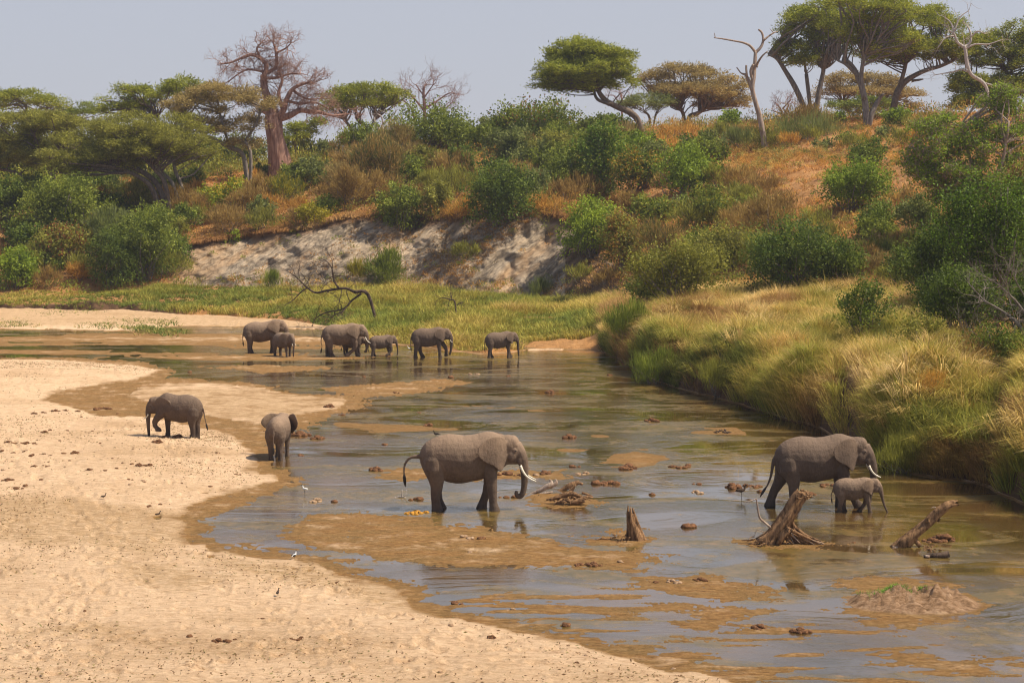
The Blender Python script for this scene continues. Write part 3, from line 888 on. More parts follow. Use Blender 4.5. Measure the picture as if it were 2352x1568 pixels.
def bare_tree(name, label, Y, limbs, mat, lev=3, tw=(1.0, .03), kids=3, spread=.7, seed=0, cat='tree', group=None, every=2, gnarl=.25, start=.35, up=.08, base=None, flute=.05, sides=8, tip_only=False):
    rng = np.random.default_rng(9000 + seed)
    s = Y / FPX
    b0 = base or limbs[0][0][:2]
    gz = Gy(float(ue(b0[0], b0[1])[0]), Y)
    org = Vector((gz.x, Y, gz.z - .1))
    def P(px, py, dy=0.):
        q = at(px, py, Y + dy); return np.array([q.x - org.x, q.y - org.y, q.z - org.z])
    root = empty(name, org); tag(root, label, cat, group)
    g = Geo(); gb = Geo()
    for li, lb in enumerate(limbs):
        dy = rng.uniform(-.6, .6) if li else 0
        dys = np.linspace(0, dy, len(lb))
        pts = [P(a, b, dys[i]) for i, (a, b, w) in enumerate(lb)]
        if li == 0: pts[0][2] = -.4
        pp = smooth_path(pts, 4)
        rad = np.interp(np.linspace(0, 1, len(pp)), np.linspace(0, 1, len(lb)), [w * s for _, _, w in lb])
        g.tube(pp, rad, sides if li < 3 else 6, flute=flute if li < 2 else .03, seed=li)
        if lev < 0: continue
        if lev <= 2 or name == 'leafless_tree': gb = g
        st = int(len(pp) * start) if li == 0 else 2
        idx = [len(pp) - 1] if tip_only else list(range(st, len(pp), every)) + [len(pp) - 1]
        for i in idx:
            d = unit(pp[min(i + 1, len(pp) - 1)] - pp[i - 1])
            for _ in range(2 if i == len(pp) - 1 else 1):
                dd = unit(d * .6 + rng.normal(size=3) * .8 + [0, 0, .15])
                r = min(rad[i] * .55, tw[1]); twigs(gb, pp[i], dd, tw[0] * rng.uniform(.7, 1.2), r, lev, rng, spread, gnarl, kids, up)
    g.build('trunk', mat, root)
    if gb is not g and gb.n: gb.build('twigs', mat, root)
    return root
# ------------------------------------------------------------------ trees
AC = acacia
SKY_GRP = None
# left mass of acacias
AC("acacia_tree", "green flat-topped acacia at the far left skyline", 262, [[(60,300,5),(62,262,4),(50,235,3)],[(60,290,3),(85,255,2)]],
   [(60,226,88,20),(110,240,45,15),(20,240,45,16)], 'acacia', npads=8)
AC("acacia_tree", "low green acacia behind the others on the left skyline", 268, [[(185,320,4),(188,280,3)]],
   [(190,256,62,15),(10,262,50,20)], 'green', npads=7)
AC("acacia_tree", "tall olive acacia with a pale crown at the left edge", 222, [[(118,420,6),(112,380,5),(90,345,3)],[(118,415,5),(128,370,4),(135,340,3)],[(70,440,4),(45,400,3),(-20,385,3)]],
   [(70,300,105,42),(20,350,75,35),(130,285,70,32),(-60,330,70,45),(30,365,70,28),(100,340,60,36)], 'olive', npads=9, dens=1.25)
AC("acacia_tree", "broad dark olive acacia leaning left on three dark trunks", 208, [[(392,466,7),(365,430,6.5),(335,400,6),(290,378,5)],[(374,470,7),(350,435,6),(322,408,5),(270,384,4)],[(392,464,6),(378,420,5),(355,390,4),(335,370,3)]],
   [(215,330,95,50),(305,300,95,50),(160,375,70,32),(390,330,80,48),(255,368,80,28),(335,340,85,32),(175,378,62,26),(280,325,90,46)], 'olive', npads=10, dens=1.3, seed=3)
AC("acacia_tree", "slender acacia with two grey leaning trunks beside the dry slope", 210, [[(424,468,5),(418,430,4.5),(403,395,4),(398,370,3)],[(420,468,4.5),(395,420,4),(370,392,3),(345,345,2)]],
   [(410,300,75,36),(455,345,55,28),(380,350,60,28)], 'olive', npads=8, dens=.85, seed=4, bark=M_BARKG)
AC("acacia_tree", "high-crowned green acacia on the skyline left of the baobab", 238, [[(385,400,6),(380,330,5),(360,270,4)],[(380,330,4),(410,270,3)]],
   [(300,208,42,18),(410,195,60,18),(350,215,70,16),(260,240,45,22),(440,220,50,20),(320,250,60,18)], 'acacia', npads=9, dens=1.1, seed=5)
AC("acacia_tree", "brown-olive acacia with pale crooked boughs in front of the baobab", 214, [[(570,392,6),(560,360,5.5),(530,340,5),(490,320,4),(468,312,3)],[(573,385,4),(575,350,4),(555,320,3)],[(530,340,3),(515,300,3),(505,260,2.5)],[(560,330,3),(590,280,3),(600,245,3)]],
   [(440,240,75,28),(520,215,75,28),(580,232,62,30),(545,285,58,26),(470,290,60,24),(560,330,40,16)], 'brown', npads=9, dens=1.05, seed=6, bark=M_BARKG)
tag(AC("acacia_tree", "dark bushy tree behind the baobab trunk", 244, [[(672,350,5),(678,310,4),(690,290,3)]],
   [(700,290,42,28),(680,320,36,22)], 'acacia', npads=8, dens=1.2, seed=7))
# baobab
bare_tree("baobab_tree", "huge bare reddish baobab with a fluted tapering trunk", 224,
  [[(645,402,27),(641,370,22),(633,320,19.5),(627,282,18),(625,262,15)],
   [(628,270,14),(618,235,10),(607,200,7.5),(605,172,7)],
   [(605,178,6),(612,152,5),(598,134,4.5),(578,126,4),(556,133,3),(530,144,2),(505,148,1.2)],
   [(606,170,5),(624,163,4.5),(635,148,4),(634,118,3.5),(629,102,2.5)],
   [(634,122,3),(655,112,2),(668,100,1.3)],
   [(630,275,10),(650,255,8),(658,230,6.5),(672,205,5),(700,192,3.5),(722,190,2)],
   [(640,272,10),(665,266,8),(688,254,7),(712,256,6),(735,258,4.5),(765,266,3),(800,262,1.5)],
   [(622,262,9),(600,250,7),(588,240,6),(570,230,4),(548,228,2.5)],
   [(612,180,4),(640,178,3.5),(665,170,2.5),(690,170,1.5)],
   [(672,206,4),(690,220,3),(712,228,2),(738,226,1.2)],
   [(660,232,4),(690,238,3),(725,236,2),(755,250,1.2)],
   [(598,134,3),(590,112,2.5),(600,100,1.5)],
   [(606,165,3),(570,160,2.5),(545,172,1.8),(525,188,1.2)],
   [(650,255,5),(640,215,4),(648,185,3),(640,160,2)],
  ], M_BAOBAB, lev=4, tw=(1.12, .05), kids=3, spread=.66, seed=2, every=1, gnarl=.24, start=.97, flute=.17, sides=20, up=.03)
AC("acacia_tree", "flat umbrella acacia right of the baobab on the skyline", 246, [[(848,326,6),(842,300,5),(822,275,4)],[(845,305,4),(862,275,3)],[(812,330,4),(806,300,3.5),(790,275,3)],[(825,330,3),(822,300,2.5)]],
   [(850,215,78,20),(800,222,60,20),(845,240,85,16),(775,250,50,20),(900,225,40,18)], 'acacia', npads=10, dens=1.05, seed=8, bottom=1)
bare_tree("leafless_tree", "leafless pinkish tree with fine twigs on the skyline", 275,
  [[(975,300,5),(975,260,4),(973,215,3),(975,195,2)],[(975,255,3),(950,225,2),(930,205,1.2)],[(975,250,3),(1000,235,2),(1030,215,1.3),(1045,215,.8)],[(974,225,2),(995,195,1.2)],[(955,290,3),(945,250,2),(925,230,1)],[(975,270,2.5),(1005,255,2),(1020,245,1)],[(973,220,2),(955,195,1)],[(1000,300,3),(1012,262,2),(1040,235,1)]], M_PINK, lev=3, tw=(1.5, .05), kids=3, seed=3, every=2, start=.4)
bare_tree("dead_snag", "white twisted dead branches beside the umbrella acacia trunk", 236,
  [[(874,322,3.5),(872,300,3),(862,285,2.5),(860,270,2)],[(873,305,3),(880,285,2.5),(893,272,2.2),(905,262,1.8),(911,253,1.2)],[(880,285,2),(876,268,1.8),(866,262,1)],[(893,272,1.6),(892,262,1),(884,258,.8)]], M_WHITE, lev=1, tw=(.7, .03), kids=2, seed=4, every=4)
# small dim trees in the gap and along the far skyline
for i, (cx, cy, rx, ry, lab) in enumerate([(812,312,26,10,"hazy round tree seen under the umbrella acacia"),(905,318,42,22,"dim grey-green tree behind the white dead branches"),(762,338,20,8,"tiny pale scrub tree in the gap by the baobab")]):
    AC("scrub_tree", lab, 290, [[(cx,cy+28,3),(cx,cy+6,2)]], [(cx,cy,rx,ry),(cx-rx*.5,cy+5,rx*.6,ry)], 'grey', npads=7, dens=1.3, seed=20+i)
# centre umbrella tree
AC("umbrella_acacia", "rounded green umbrella acacia with a long trunk leaning in from the right", 226,
   [[(1482,302,8),(1466,278,7.5),(1446,258,7),(1418,246,6.5),(1392,232,6),(1376,212,5),(1368,190,4)],[(1400,240,4),(1372,228,3.5),(1364,205,3),(1366,180,2.5)],[(1376,210,3),(1390,190,3.5),(1400,170,2.5)],[(1368,190,4),(1330,178,3),(1290,172,2)]],
   [(1350,128,72,32),(1290,165,62,32),(1410,150,52,30),(1262,195,36,22),(1345,160,95,26),(1300,140,60,28),(1390,120,50,24),(1295,190,66,30),(1345,190,75,22),(1425,182,38,24),(1340,112,60,22)], 'acacia', npads=13, dens=1.55, seed=9, padh=.45)
AC("acacia_tree", "wide brown-green acacia between the umbrella tree and the dead tree", 262, [[(1576,286,6),(1582,272,5.5),(1600,262,5),(1620,250,3)],[(1577,284,5),(1570,265,4),(1560,250,3)]],
   [(1570,172,75,22),(1640,200,72,32),(1500,185,38,16),(1600,215,95,20),(1680,225,40,22),(1540,205,60,18),(1650,240,60,15)], 'brown', npads=11, dens=1.25, seed=10, bottom=1)
AC("acacia_tree", "small blue-green acacia under the brown-green one", 258, [[(1494,290,3.5),(1492,272,3),(1480,255,2)],[(1494,286,2.5),(1506,262,2)]],
   [(1490,232,52,18),(1440,238,25,12),(1525,240,25,12)], 'grey', npads=9, dens=1.2, seed=11)
bare_tree("leafless_tree", "faint leafless pink tree behind the umbrella acacia's trunk", 285, [[(1430,270,3),(1428,235,2),(1425,212,1)],[(1428,240,2),(1450,222,1)],[(1428,245,2),(1410,220,1)]], M_PINK, lev=3, tw=(1.3, .04), seed=12)
# dead tree
bare_tree("dead_tree", "tall bare bleached dead tree with a perched top on the open slope", 203,
  [[(1757,374,8),(1754,320,6.6),(1746,272,6.0),(1737,240,5.4),(1728,205,5),(1731,178,4.8),(1734,140,4.2),(1735,118,3.8)],
   [(1735,120,3.4),(1722,105,2.8),(1706,98,2.3),(1690,95,2.0),(1662,90,1.7),(1640,87,1.1)],
   [(1735,122,3.6),(1748,108,3.2),(1753,92,2.8),(1750,76,2.6),(1742,68,2.2)],
   [(1753,94,3),(1765,84,2.2),(1777,76,1.8),(1786,73,1)],
   [(1728,208,5),(1718,182,4.2),(1712,172,3.5),(1702,168,1.8),(1692,155,1.5)],
   [(1716,178,3),(1714,160,2.8),(1714,150,2.4)],
   [(1737,150,3),(1750,130,2.4),(1763,118,1.3)],
   [(1738,155,2.5),(1743,142,1.2)],
   [(1643,88,1.3),(1641,76,.7)],[(1777,76,1.2),(1768,66,.6)],[(1730,190,3.5),(1724,165,3.5),(1730,148,3)]],
  M_DEAD, lev=-1, seed=5)
# big acacias right
AC("acacia_tree", "tall green acacia with three pale stems right of the dead tree", 232, [[(1862,282,7),(1846,245,6.5),(1826,200,6),(1805,165,5),(1785,135,4.5),(1765,125,3)],[(1866,282,5),(1858,220,4.5),(1852,170,4)],[(1870,282,6),(1880,220,5.5),(1892,160,4.5)]],
   [(1850,60,70,38),(1830,115,58,26),(1890,30,75,34),(1900,90,60,32),(1850,140,45,14),(1930,60,60,32)], 'acacia', npads=12, dens=1.25, seed=13, bark=M_BARKG)
AC("acacia_tree", "large acacia with a forked grey trunk in front on the crest", 212, [[(1988,326,9),(1990,285,7.5),(1988,240,7),(1978,195,6.5),(1962,160,6),(1945,140,5)],[(1993,322,7),(2000,270,6),(2015,235,5),(2030,215,3)],[(1985,230,5),(1978,180,4.5),(1985,125,4)],[(1975,180,4),(1945,150,3.5),(1925,140,2.5)]],
   [(1960,70,70,36),(2040,40,75,36),(2000,110,60,24),(1990,10,90,34),(2080,80,45,26)], 'acacia', npads=12, dens=1.2, seed=14, bark=M_BARKG)
AC("acacia_tree", "dark-trunked acacia whose long bough reaches right", 222, [[(2048,276,9),(2056,230,8),(2068,200,7.5),(2090,180,6),(2125,162,5),(2160,152,4),(2190,140,3)],[(2062,210,5),(2075,170,4.5),(2082,140,4)],[(2095,186,3),(2110,184,2.4),(2121,182,1.5)]],
   [(2070,100,80,34),(2120,45,85,36),(2040,130,60,16),(2180,80,55,42),(2150,120,60,24),(2210,110,40,28)], 'acacia', npads=12, dens=1.25, seed=15)
AC("acacia_tree", "low brown acacia seen behind the grey trunks", 275, [[(1960,300,5),(1950,262,4),(1935,235,3)],[(1962,298,4),(1985,262,3),(2010,240,3)]],
   [(1960,188,72,20),(2030,190,60,20),(1925,215,55,20),(2070,220,50,18),(1990,215,90,18),(2095,245,25,14)], 'brown', npads=10, dens=1.1, seed=16, bottom=1)
AC("scrub_tree", "low green tree under the brown acacia behind the grey trunks", 262, [[(1960,300,3),(1960,260,3)]],
   [(1940,246,48,16),(1990,238,45,18),(2030,246,30,14)], 'green', npads=8, dens=1.3, seed=17)
bare_tree("leafless_tree", "leafless pink shrub-tree left of the three-stemmed acacia", 245, [[(1800,285,3),(1795,255,2),(1780,235,1)],[(1798,262,2),(1775,255,1)],[(1815,285,4),(1805,262,3),(1812,240,1.5)],[(1798,250,2),(1815,230,1)]], M_PINK, lev=3, tw=(1.0, .04), seed=18)
AC("acacia_tree", "dark dense acacia spreading at the right edge of the skyline", 226, [[(2300,285,8),(2270,240,6),(2240,225,4)],[(2320,285,7),(2330,210,5),(2310,160,4)]],
   [(2225,195,62,28),(2290,210,70,32),(2250,235,75,18),(2340,170,60,50),(2300,100,70,40),(2350,70,50,40),(2240,130,50,30),(2400,120,60,60)], 'acacia', npads=11, dens=1.3, seed=19)
bare_tree("dead_snag", "white forked dead branches in front of the right acacia", 205,
  [[(2262,250,3),(2268,215,3.5),(2258,190,4),(2232,172,4.2),(2222,150,4.5),(2218,120,4.2),(2215,105,4)],[(2216,110,3.6),(2200,98,3.2),(2192,80,2.8),(2180,70,2)],[(2215,108,3.4),(2228,98,3),(2230,80,2.4),(2224,62,1.8)],[(2230,86,2),(2245,72,1.6),(2262,78,1)],[(2192,82,2.2),(2185,55,1.8),(2170,40,1.2)],[(2192,72,2),(2205,40,1.5),(2225,25,1)],[(2218,112,2.6),(2240,102,2.2),(2270,102,1.6),(2300,92,1)],[(2232,170,2.5),(2210,160,2),(2190,165,1.6),(2150,172,1)],[(2192,82,1.6),(2170,88,1.2),(2155,110,.8)],[(2258,190,2.2),(2290,200,1.8),(2310,215,1)]],
  M_WHITE, lev=2, tw=(1.0, .03), kids=2, seed=6, every=5, base=(2262,262))
# branchy shrub tree on the right slope
AC("shrub_tree", "wide open-branched shrub tree with sparse bright leaves on the right slope", 138, [[(2250,500,9),(2248,450,8),(2235,415,6),(2200,395,4)],[(2252,470,6),(2275,420,5),(2300,380,4),(2310,330,3)],[(2245,450,5),(2190,440,4),(2130,420,3),(2085,370,2)],[(2250,430,4),(2230,370,3.5),(2215,320,3),(2205,290,2)],[(2260,480,5),(2320,460,4),(2360,430,3)]],
   [(2150,335,62,40),(2240,330,75,52),(2310,300,60,60),(2300,235,45,42),(2180,400,85,42),(2290,400,75,50),(2120,385,55,36),(2345,340,50,60),(2230,445,90,32),(2340,440,50,40),(2150,290,50,25)], 'bright', npads=13, dens=.40, padh=.60, seed=21, style='leafy', bark=M_DEAD, twiggy=2, fleck=(.20,.30,.03), fleck_p=.15, leafk=.95)

# ------------------------------------------------------------------ bushes (picture centre, foot, half width, height)
BL = [
 # left side
 ("round green bush below the leaning acacias", 135,572,100,150,'green','leafy',{}),
 ("dark green bush at the left edge under the acacias", 18,520,55,110,'dark','leafy',{}),
 ("very dark low bush behind the round green bush", 78,462,40,58,'dark','leafy',{}),
 ("dark thicket bush under the broad olive acacia", 205,465,60,62,'dark','leafy',{}),
 ("olive-brown bush at the foot of the leaning trunks", 305,486,50,64,'olive','spray',{}),
 ("dusty green bush right of the round green bush", 348,562,55,86,'green','leafy',{}),
 ("olive bush with rusty leaves on the left bank", 140,620,60,105,'olive','leafy',dict(fleck=(.30,.13,.04),fleck_p=.2)),
 ("dark bush between the left edge and the olive bush", 62,602,38,88,'dark','leafy',{}),
 ("bright green bush at the foot of the left bank", 32,668,48,92,'bright','leafy',{}),
 ("pale feathery bush in front of the round green bush", 252,600,50,112,'grey','spray',{}),
 ("big drooping green bush at the left end of the cliff", 330,655,72,165,'green','droop',{}),
 ("shaded drooping bush left of the big drooping one", 250,662,62,130,'dark','droop',{}),
 ("yellow-green leafy bush left of the yellow one", 480,482,38,46,'lime','leafy',dict(fleck=(.45,.38,.03),fleck_p=.2)),
 ("yellow-green bush between the leaning acacias and baobab", 542,478,44,64,'lime','leafy',dict(fleck=(.5,.38,.03),fleck_p=.35)),
 ("small green bush at the left foot of the baobab", 592,412,26,32,'green','leafy',{}),
 ("dusty green bush at the right foot of the baobab", 716,430,44,62,'grey','leafy',{}),
 ("low yellowish bush below the baobab", 655,470,40,60,'yellow','spray',dict(fleck=(.10,.15,.03),fleck_p=.3)),
 ("small light bush behind the baobab's slope", 748,352,24,40,'grey','leafy',{}),
 ("brown bush on the slope left of the leaning acacias' yellow bush", 430,500,45,55,'rust','spray',{}),
 ("low olive bush over the left cliff end", 395,560,32,60,'olive','leafy',{}),
 # centre
 ("tall brownish bush behind the cliff top", 868,455,60,135,'rust','spray',dict(fleck=(.10,.13,.03),fleck_p=.3)),
 ("rusty shrub right of the orange slope path", 800,485,42,90,'rust','spray',{}),
 ("large green bush on the skyline left of the gap", 985,352,92,92,'green','leafy',{}),
 ("leafy top bush behind the large skyline bush", 1045,300,30,54,'bright','leafy',dict(Y=246)),
 ("olive bush under the large skyline bush", 975,418,42,76,'olive','leafy',{}),
 ("dark green hanging bush in the middle of the slope", 1054,428,38,92,'dark','droop',{}),
 ("pale green bush on the skyline at the gap", 1130,314,44,50,'grey','leafy',{}),
 ("wide green bush on the skyline left of the umbrella acacia", 1240,330,92,84,'green','leafy',dict(fleck=(.35,.17,.04),fleck_p=.06)),
 ("grey-green bush below the wide skyline bush", 1172,398,52,98,'grey','leafy',{}),
 ("rounded olive bush left of the big creeper-covered bush", 1272,402,56,92,'olive','leafy',{}),
 ("large dark green bush hanging over the cliff edge", 1156,525,72,150,'dark','leafy',{}),
 ("dark green bush drooping over the cliff left of the olive one", 914,545,50,122,'green','droop',{}),
 ("upright olive-green bush on the cliff edge", 1004,505,31,86,'olive','droop',{}),
 ("big bright bush covered with creepers", 1390,455,66,168,'green','leafy',dict(fleck=(.13,.22,.02),fleck_p=.4)),
 ("bush with yellow leaves right of the creeper-covered bush", 1462,450,52,100,'dark','leafy',dict(fleck=(.40,.26,.03),fleck_p=.3)),
 ("bright green bush above the yellow-leaved one", 1470,372,42,66,'bright','leafy',{}),
 ("broad bright green bush at the right end of the bush belt", 1580,448,72,102,'bright','leafy',{}),
 ("lime green rounded bush at the right end of the cliff", 1360,598,66,136,'lime','leafy',{}),
 ("olive shrub with orange leaves beside the lime bush", 1428,625,48,130,'olive','leafy',dict(fleck=(.36,.20,.04),fleck_p=.25)),
 ("low green bush with yellow flowers above the olive slope", 1502,522,52,66,'green','leafy',dict(fleck=(.42,.30,.03),fleck_p=.12)),
 ("green bush with a yellow rim left of the dry brush", 1622,532,56,96,'green','leafy',dict(fleck=(.36,.32,.03),fleck_p=.15)),
 ("brown dry brush in the middle of the right slope", 1778,565,64,112,'rust','spray',dict(dens=.8)),
 ("olive brown brush between the lime bush and dry brush", 1520,595,58,76,'rust','spray',dict(fleck=(.14,.14,.03),fleck_p=.4)),
 ("dome-shaped bright green bush on the open slope", 1964,488,74,118,'bright','leafy',{}),
 ("dark sparse bush behind the dome-shaped bush", 2000,398,44,72,'dark','leafy',dict(dens=.7)),
 ("small dark green bush right of the dome-shaped bush", 2025,545,46,82,'dark','leafy',dict(dens=.85)),
 ("big dark green bush behind the golden grass", 1828,678,104,152,'dark','leafy',dict(fleck=(.12,.19,.03),fleck_p=.15)),
 ("dark green bush joined to the right of the big one", 1932,672,58,118,'dark','leafy',{}),
 ("yellow-topped green bush behind the golden grass", 1562,700,92,135,'olive','leafy',dict(fleck=(.24,.24,.03),fleck_p=.35)),
 ("deep green bush at the head of the river bend", 1490,712,40,80,'dark','leafy',{}),
 ("olive bush behind the yellow-topped bush", 1672,622,70,92,'olive','leafy',{}),
 ("thin dark shrub standing in the golden grass", 1992,776,54,128,'dark','leafy',dict(dens=.5)),
 ("shaded dark bush left of the thicket", 2115,668,62,105,'dark','leafy',{}),
 ("grey-green bush above the shaded one", 2112,548,38,100,'grey','leafy',{}),
 ("small green bush left of the dead tree", 1680,300,28,40,'bright','leafy',{}),
 ("small bright bush between the acacia trunks", 1926,284,20,22,'bright','leafy',{}),
 ("small bright bush right of the dark acacia trunk", 2062,292,34,40,'bright','leafy',{}),
 ("small dark bush left of the grey-blue scrub", 1622,335,24,28,'green','leafy',{}),
 ("dusty blue-green low bush right of the dead tree", 1860,320,70,34,'grey','reed',{}),
 ("dusty grey-green low bush left of the dead tree", 1705,345,34,40,'grey','reed',{}),
 ("brown-green low bush behind the dead tree's foot", 1765,345,46,38,'olive','spray',{}),
 ("rust red brush under the brown-green acacia", 1850,292,52,38,'rust','spray',{}),
 # right thicket, nearer
 ("towering bright green thicket bush at the right edge", 2290,705,105,350,'deep','leafy',dict(fleck=(.16,.28,.02),fleck_p=.22,Y=96)),
 ("brown leafy thicket bush above the dead branches", 2360,600,85,320,'olive','leafy',dict(Y=100,fleck=(.20,.10,.04),fleck_p=.3)),
 ("dark-leaved low bush in front of the thicket", 2215,770,66,175,'deep','leafy',dict(Y=86)),
 ("tall dark green bush left in the thicket", 2190,640,80,215,'deep','leafy',dict(Y=106)),
 ("deep green bush at the far right edge below the thicket", 2400,760,80,160,'deep','leafy',dict(Y=84)),
 ("olive bush on the slope under the open-branched shrub tree", 2290,520,80,90,'olive','leafy',dict(Y=118)),
 ("dark green leafy bush at the base of the towering thicket bush", 2180,735,70,130,'deep','leafy',dict(Y=98)),
 ("high green bush behind the brown leafy thicket bush", 2350,600,100,150,'green','leafy',dict(Y=112)),
 ("round mid-green bush between the thicket and shrub tree", 2230,560,75,110,'green','leafy',dict(Y=120)),
 ("brown shrub added as shade in grass below the thicket",2235,862,62,90,'rust','spray',dict(dens=.7)),  # this shrub and the next two are added to darken the thicket's shadow
 ("dark shrub added as shade in grass under dead branches",2310,850,70,95,'dark','leafy',dict(dens=.8)),
 ("dark green shrub added as shade in bank grass by the thicket",2120,800,52,70,'olive','leafy',dict(dens=.6)),
 ("fresh green reed clump at the waterline by the river bend",1515,884,50,70,'green','reed',{}),
 ("green reed clump on the steep bank upstream of the undercut",1660,905,46,66,'olive','reed',{}),
 ("yellow-green reed clump hanging over the undercut bank",1865,900,44,60,'olive','reed',{}),
 ("green reed clump at the waterline behind the mother elephant's head",2090,1088,60,72,'olive','reed',{}),
 ("green reedy bush at the head of the river on the bank",1452,790,52,84,'green','reed',{}),
 ("rusty orange dry plant in the right bank grass", 2146,930,30,84,'orange','spray',dict(fine=.7)),
 # cliff plants
 ("green bush at the foot of the cliff", 888,662,42,78,'green','spray',{}),
 ("yellow reed tuft on the cliff foot", 822,648,19,42,'yellow','reed',{}),
 ("small green tuft at the foot of the cliff", 626,668,18,34,'green','reed',{}),
 ("small yellow-green plant on the cliff rim", 540,556,14,24,'lime','leafy',{}),
 ("small brown shrub on the cliff face", 1070,600,26,36,'olive','spray',{}),
 ("dull green tuft at the cliff foot below the lime bush", 1240,690,26,36,'grey','reed',{}),
]
for i, (lab, cx, by, rx, h, pal, sty, kw) in enumerate(BL):
    bush("bush", lab, cx, by, rx, h, pal, sty, seed=i, **kw)

def companions(reg, n, seed, pals, rmin, rmax, hk=(.75, 1.15)):
    r_ = np.random.default_rng(seed); out = []; tries = 0
    while len(out) < n and tries < 4000:
        tries += 1
        cx, by = r_.uniform(reg[0], reg[1]), r_.uniform(reg[2], reg[3])
        rx = r_.uniform(rmin, rmax); h = rx * 1.5 * r_.uniform(*hk)
        if any(abs(cx - o[0]) < 26 and abs(by - o[1]) < 17 for o in out): continue
        if by - h < 262: continue
        out.append((cx, by, rx, h, pals[int(r_.integers(0, len(pals)))]))
    return out
COMP = companions((770, 1690, 345, 470), 62, 91, ['green','olive','rust','green','grey','olive','dark','rust','green','brown'], 26, 52)
COMP += companions((1440, 1760, 470, 640), 22, 92, ['olive','green','rust','olive','grey'], 26, 48)
COMP += companions((0, 760, 430, 560), 34, 93, ['olive','green','rust','yellow','grey','dark','orange','green'], 22, 44)
COMP += companions((0, 400, 560, 655), 12, 94, ['green','olive','dark','rust'], 26, 46)
COMP += companions((1650, 2100, 300, 345), 14, 95, ['olive','rust','grey','orange','green'], 16, 34, (.5, .8))
COMP += companions((1780, 2120, 560, 660), 14, 96, ['olive','rust','green','brown'], 22, 42)
COMP += companions((1060, 1420, 300, 345), 12, 97, ['green','olive','grey','dark'], 30, 54)
PALN = {'green':'green','olive':'olive','rust':'rusty brown','grey':'dusty grey-green','dark':'dark green','brown':'tan','yellow':'yellowish','orange':'orange'}
used = set()
for i, (cx, by, rx, h, pal) in enumerate(COMP):
    if len([1 for b_ in BL if abs(b_[1] - cx) < b_[3] * .45 and 0 < b_[2] - by < b_[4] * .55]): continue
    nb = sorted(BL, key=lambda b_: math.hypot(b_[1] - cx, (b_[2] - b_[4] * .4 - by + h * .4) * 1.3))
    lab = None
    for b_ in nb[:6]:
        dx, dy = cx - b_[1], (by - h * .4) - (b_[2] - b_[4] * .4)
        rel = (('right of' if dx > 0 else 'left of') if abs(dx) > abs(dy) else ('in front of' if dy > 0 else 'behind'))
        w_ = b_[0].replace(' bush', ' one', 1) if b_[0].count(' bush') > 1 else b_[0]
        cand = f"{'small' if rx < 34 else 'broad'} {PALN[pal]} bush {rel} the {w_}"
        if len(cand.replace('-', ' ').split()) <= 16 and cand not in used: lab = cand; break
    if lab is None: continue
    used.add(lab)
    bush("bush", lab, cx, by, rx, h, pal, 'spray' if pal in ('rust', 'brown', 'orange', 'olive') else 'leafy', seed=700 + i, dens=.85)

# smaller shrubs between them, each told apart by its neighbour
extra = []
rg = np.random.default_rng(77)
SP = [("orange dry shrub low on the slope below the round green bush",180,650,30,38,'orange'),("rusty dry shrub at the left bank foot",105,665,34,40,'rust'),
 ("straw coloured shrub beside the leaning acacias",455,462,28,36,'orange'),("orange shrub right of the yellow-green bush",610,492,30,34,'orange'),
 ("dry orange shrub near the cliff rim below the baobab",690,500,34,36,'orange'),("rusty shrub on the slope above the cliff",745,470,26,40,'rust'),
 ("orange dry shrub between two cliff-edge bushes",1062,500,34,50,'orange'),("orange grass shrub right of the hanging dark bush",1255,500,44,44,'orange'),
 ("rusty shrub under the wide skyline bush",1310,430,34,50,'rust'),("brown shrub below the rounded olive bush",1300,470,40,46,'rust'),
 ("rusty shrub below the yellow-leaved bush",1440,500,36,50,'rust'),("brown shrub at the top edge of the cliff",960,470,26,40,'rust'),
 ("dry brown shrub on the open slope by the dead tree",1690,440,40,44,'rust'),("olive shrub on the open slope",1700,480,44,46,'olive'),
 ("rusty shrub above the dry brush",1762,450,38,40,'rust'),("small olive shrub below the dome bush",1900,560,36,36,'olive'),
 ("orange shrub right of the dome bush's shade",2075,480,28,34,'rust'),("low brown shrub above the big dark bush",1880,530,36,40,'olive'),
 ("dry shrub left of the shaded bush",2010,610,46,56,'olive'),("pale dry shrub right of the big dark bush",1985,640,40,70,'rust'),
 ("brown shrub by the head of the river bend",1408,560,30,40,'rust'),("tan shrub beside the pink termite mound",2040,590,24,30,'olive'),
 ("orange shrub on the crest left of the dead tree",1560,320,44,26,'orange'),("rust shrub on the crest near the umbrella trunk",1530,350,36,28,'orange'),
 ("dark shrub in the shade below the forked trunk",1975,345,40,26,'olive'),("orange shrub on the crest at right",2130,330,40,30,'orange'),
 ("green shrub on the crest under the right acacia",2110,300,34,26,'olive'),("yellow shrub on the slope behind the tall brown bush",905,365,30,36,'olive'),
 ("brown shrub between skyline bushes",1105,345,32,34,'rust'),("green shrub above the cliff at left",455,520,36,38,'olive'),
 ("rusty shrub above the left cliff rim",520,515,34,36,'rust'),("olive shrub on the rim above the pale gullies",600,510,30,34,'olive'),
 ("dull green shrub under the lime bush",1330,650,28,34,'olive'),("rust shrub on the scar right of the cliff",1395,660,30,34,'rust')]
for i, (lab, cx, by, rx, h, pal) in enumerate(SP):
    bush("dry_shrub", lab, cx, by, rx, h, pal, 'spray', cat='shrub', seed=300 + i, dens=.8)

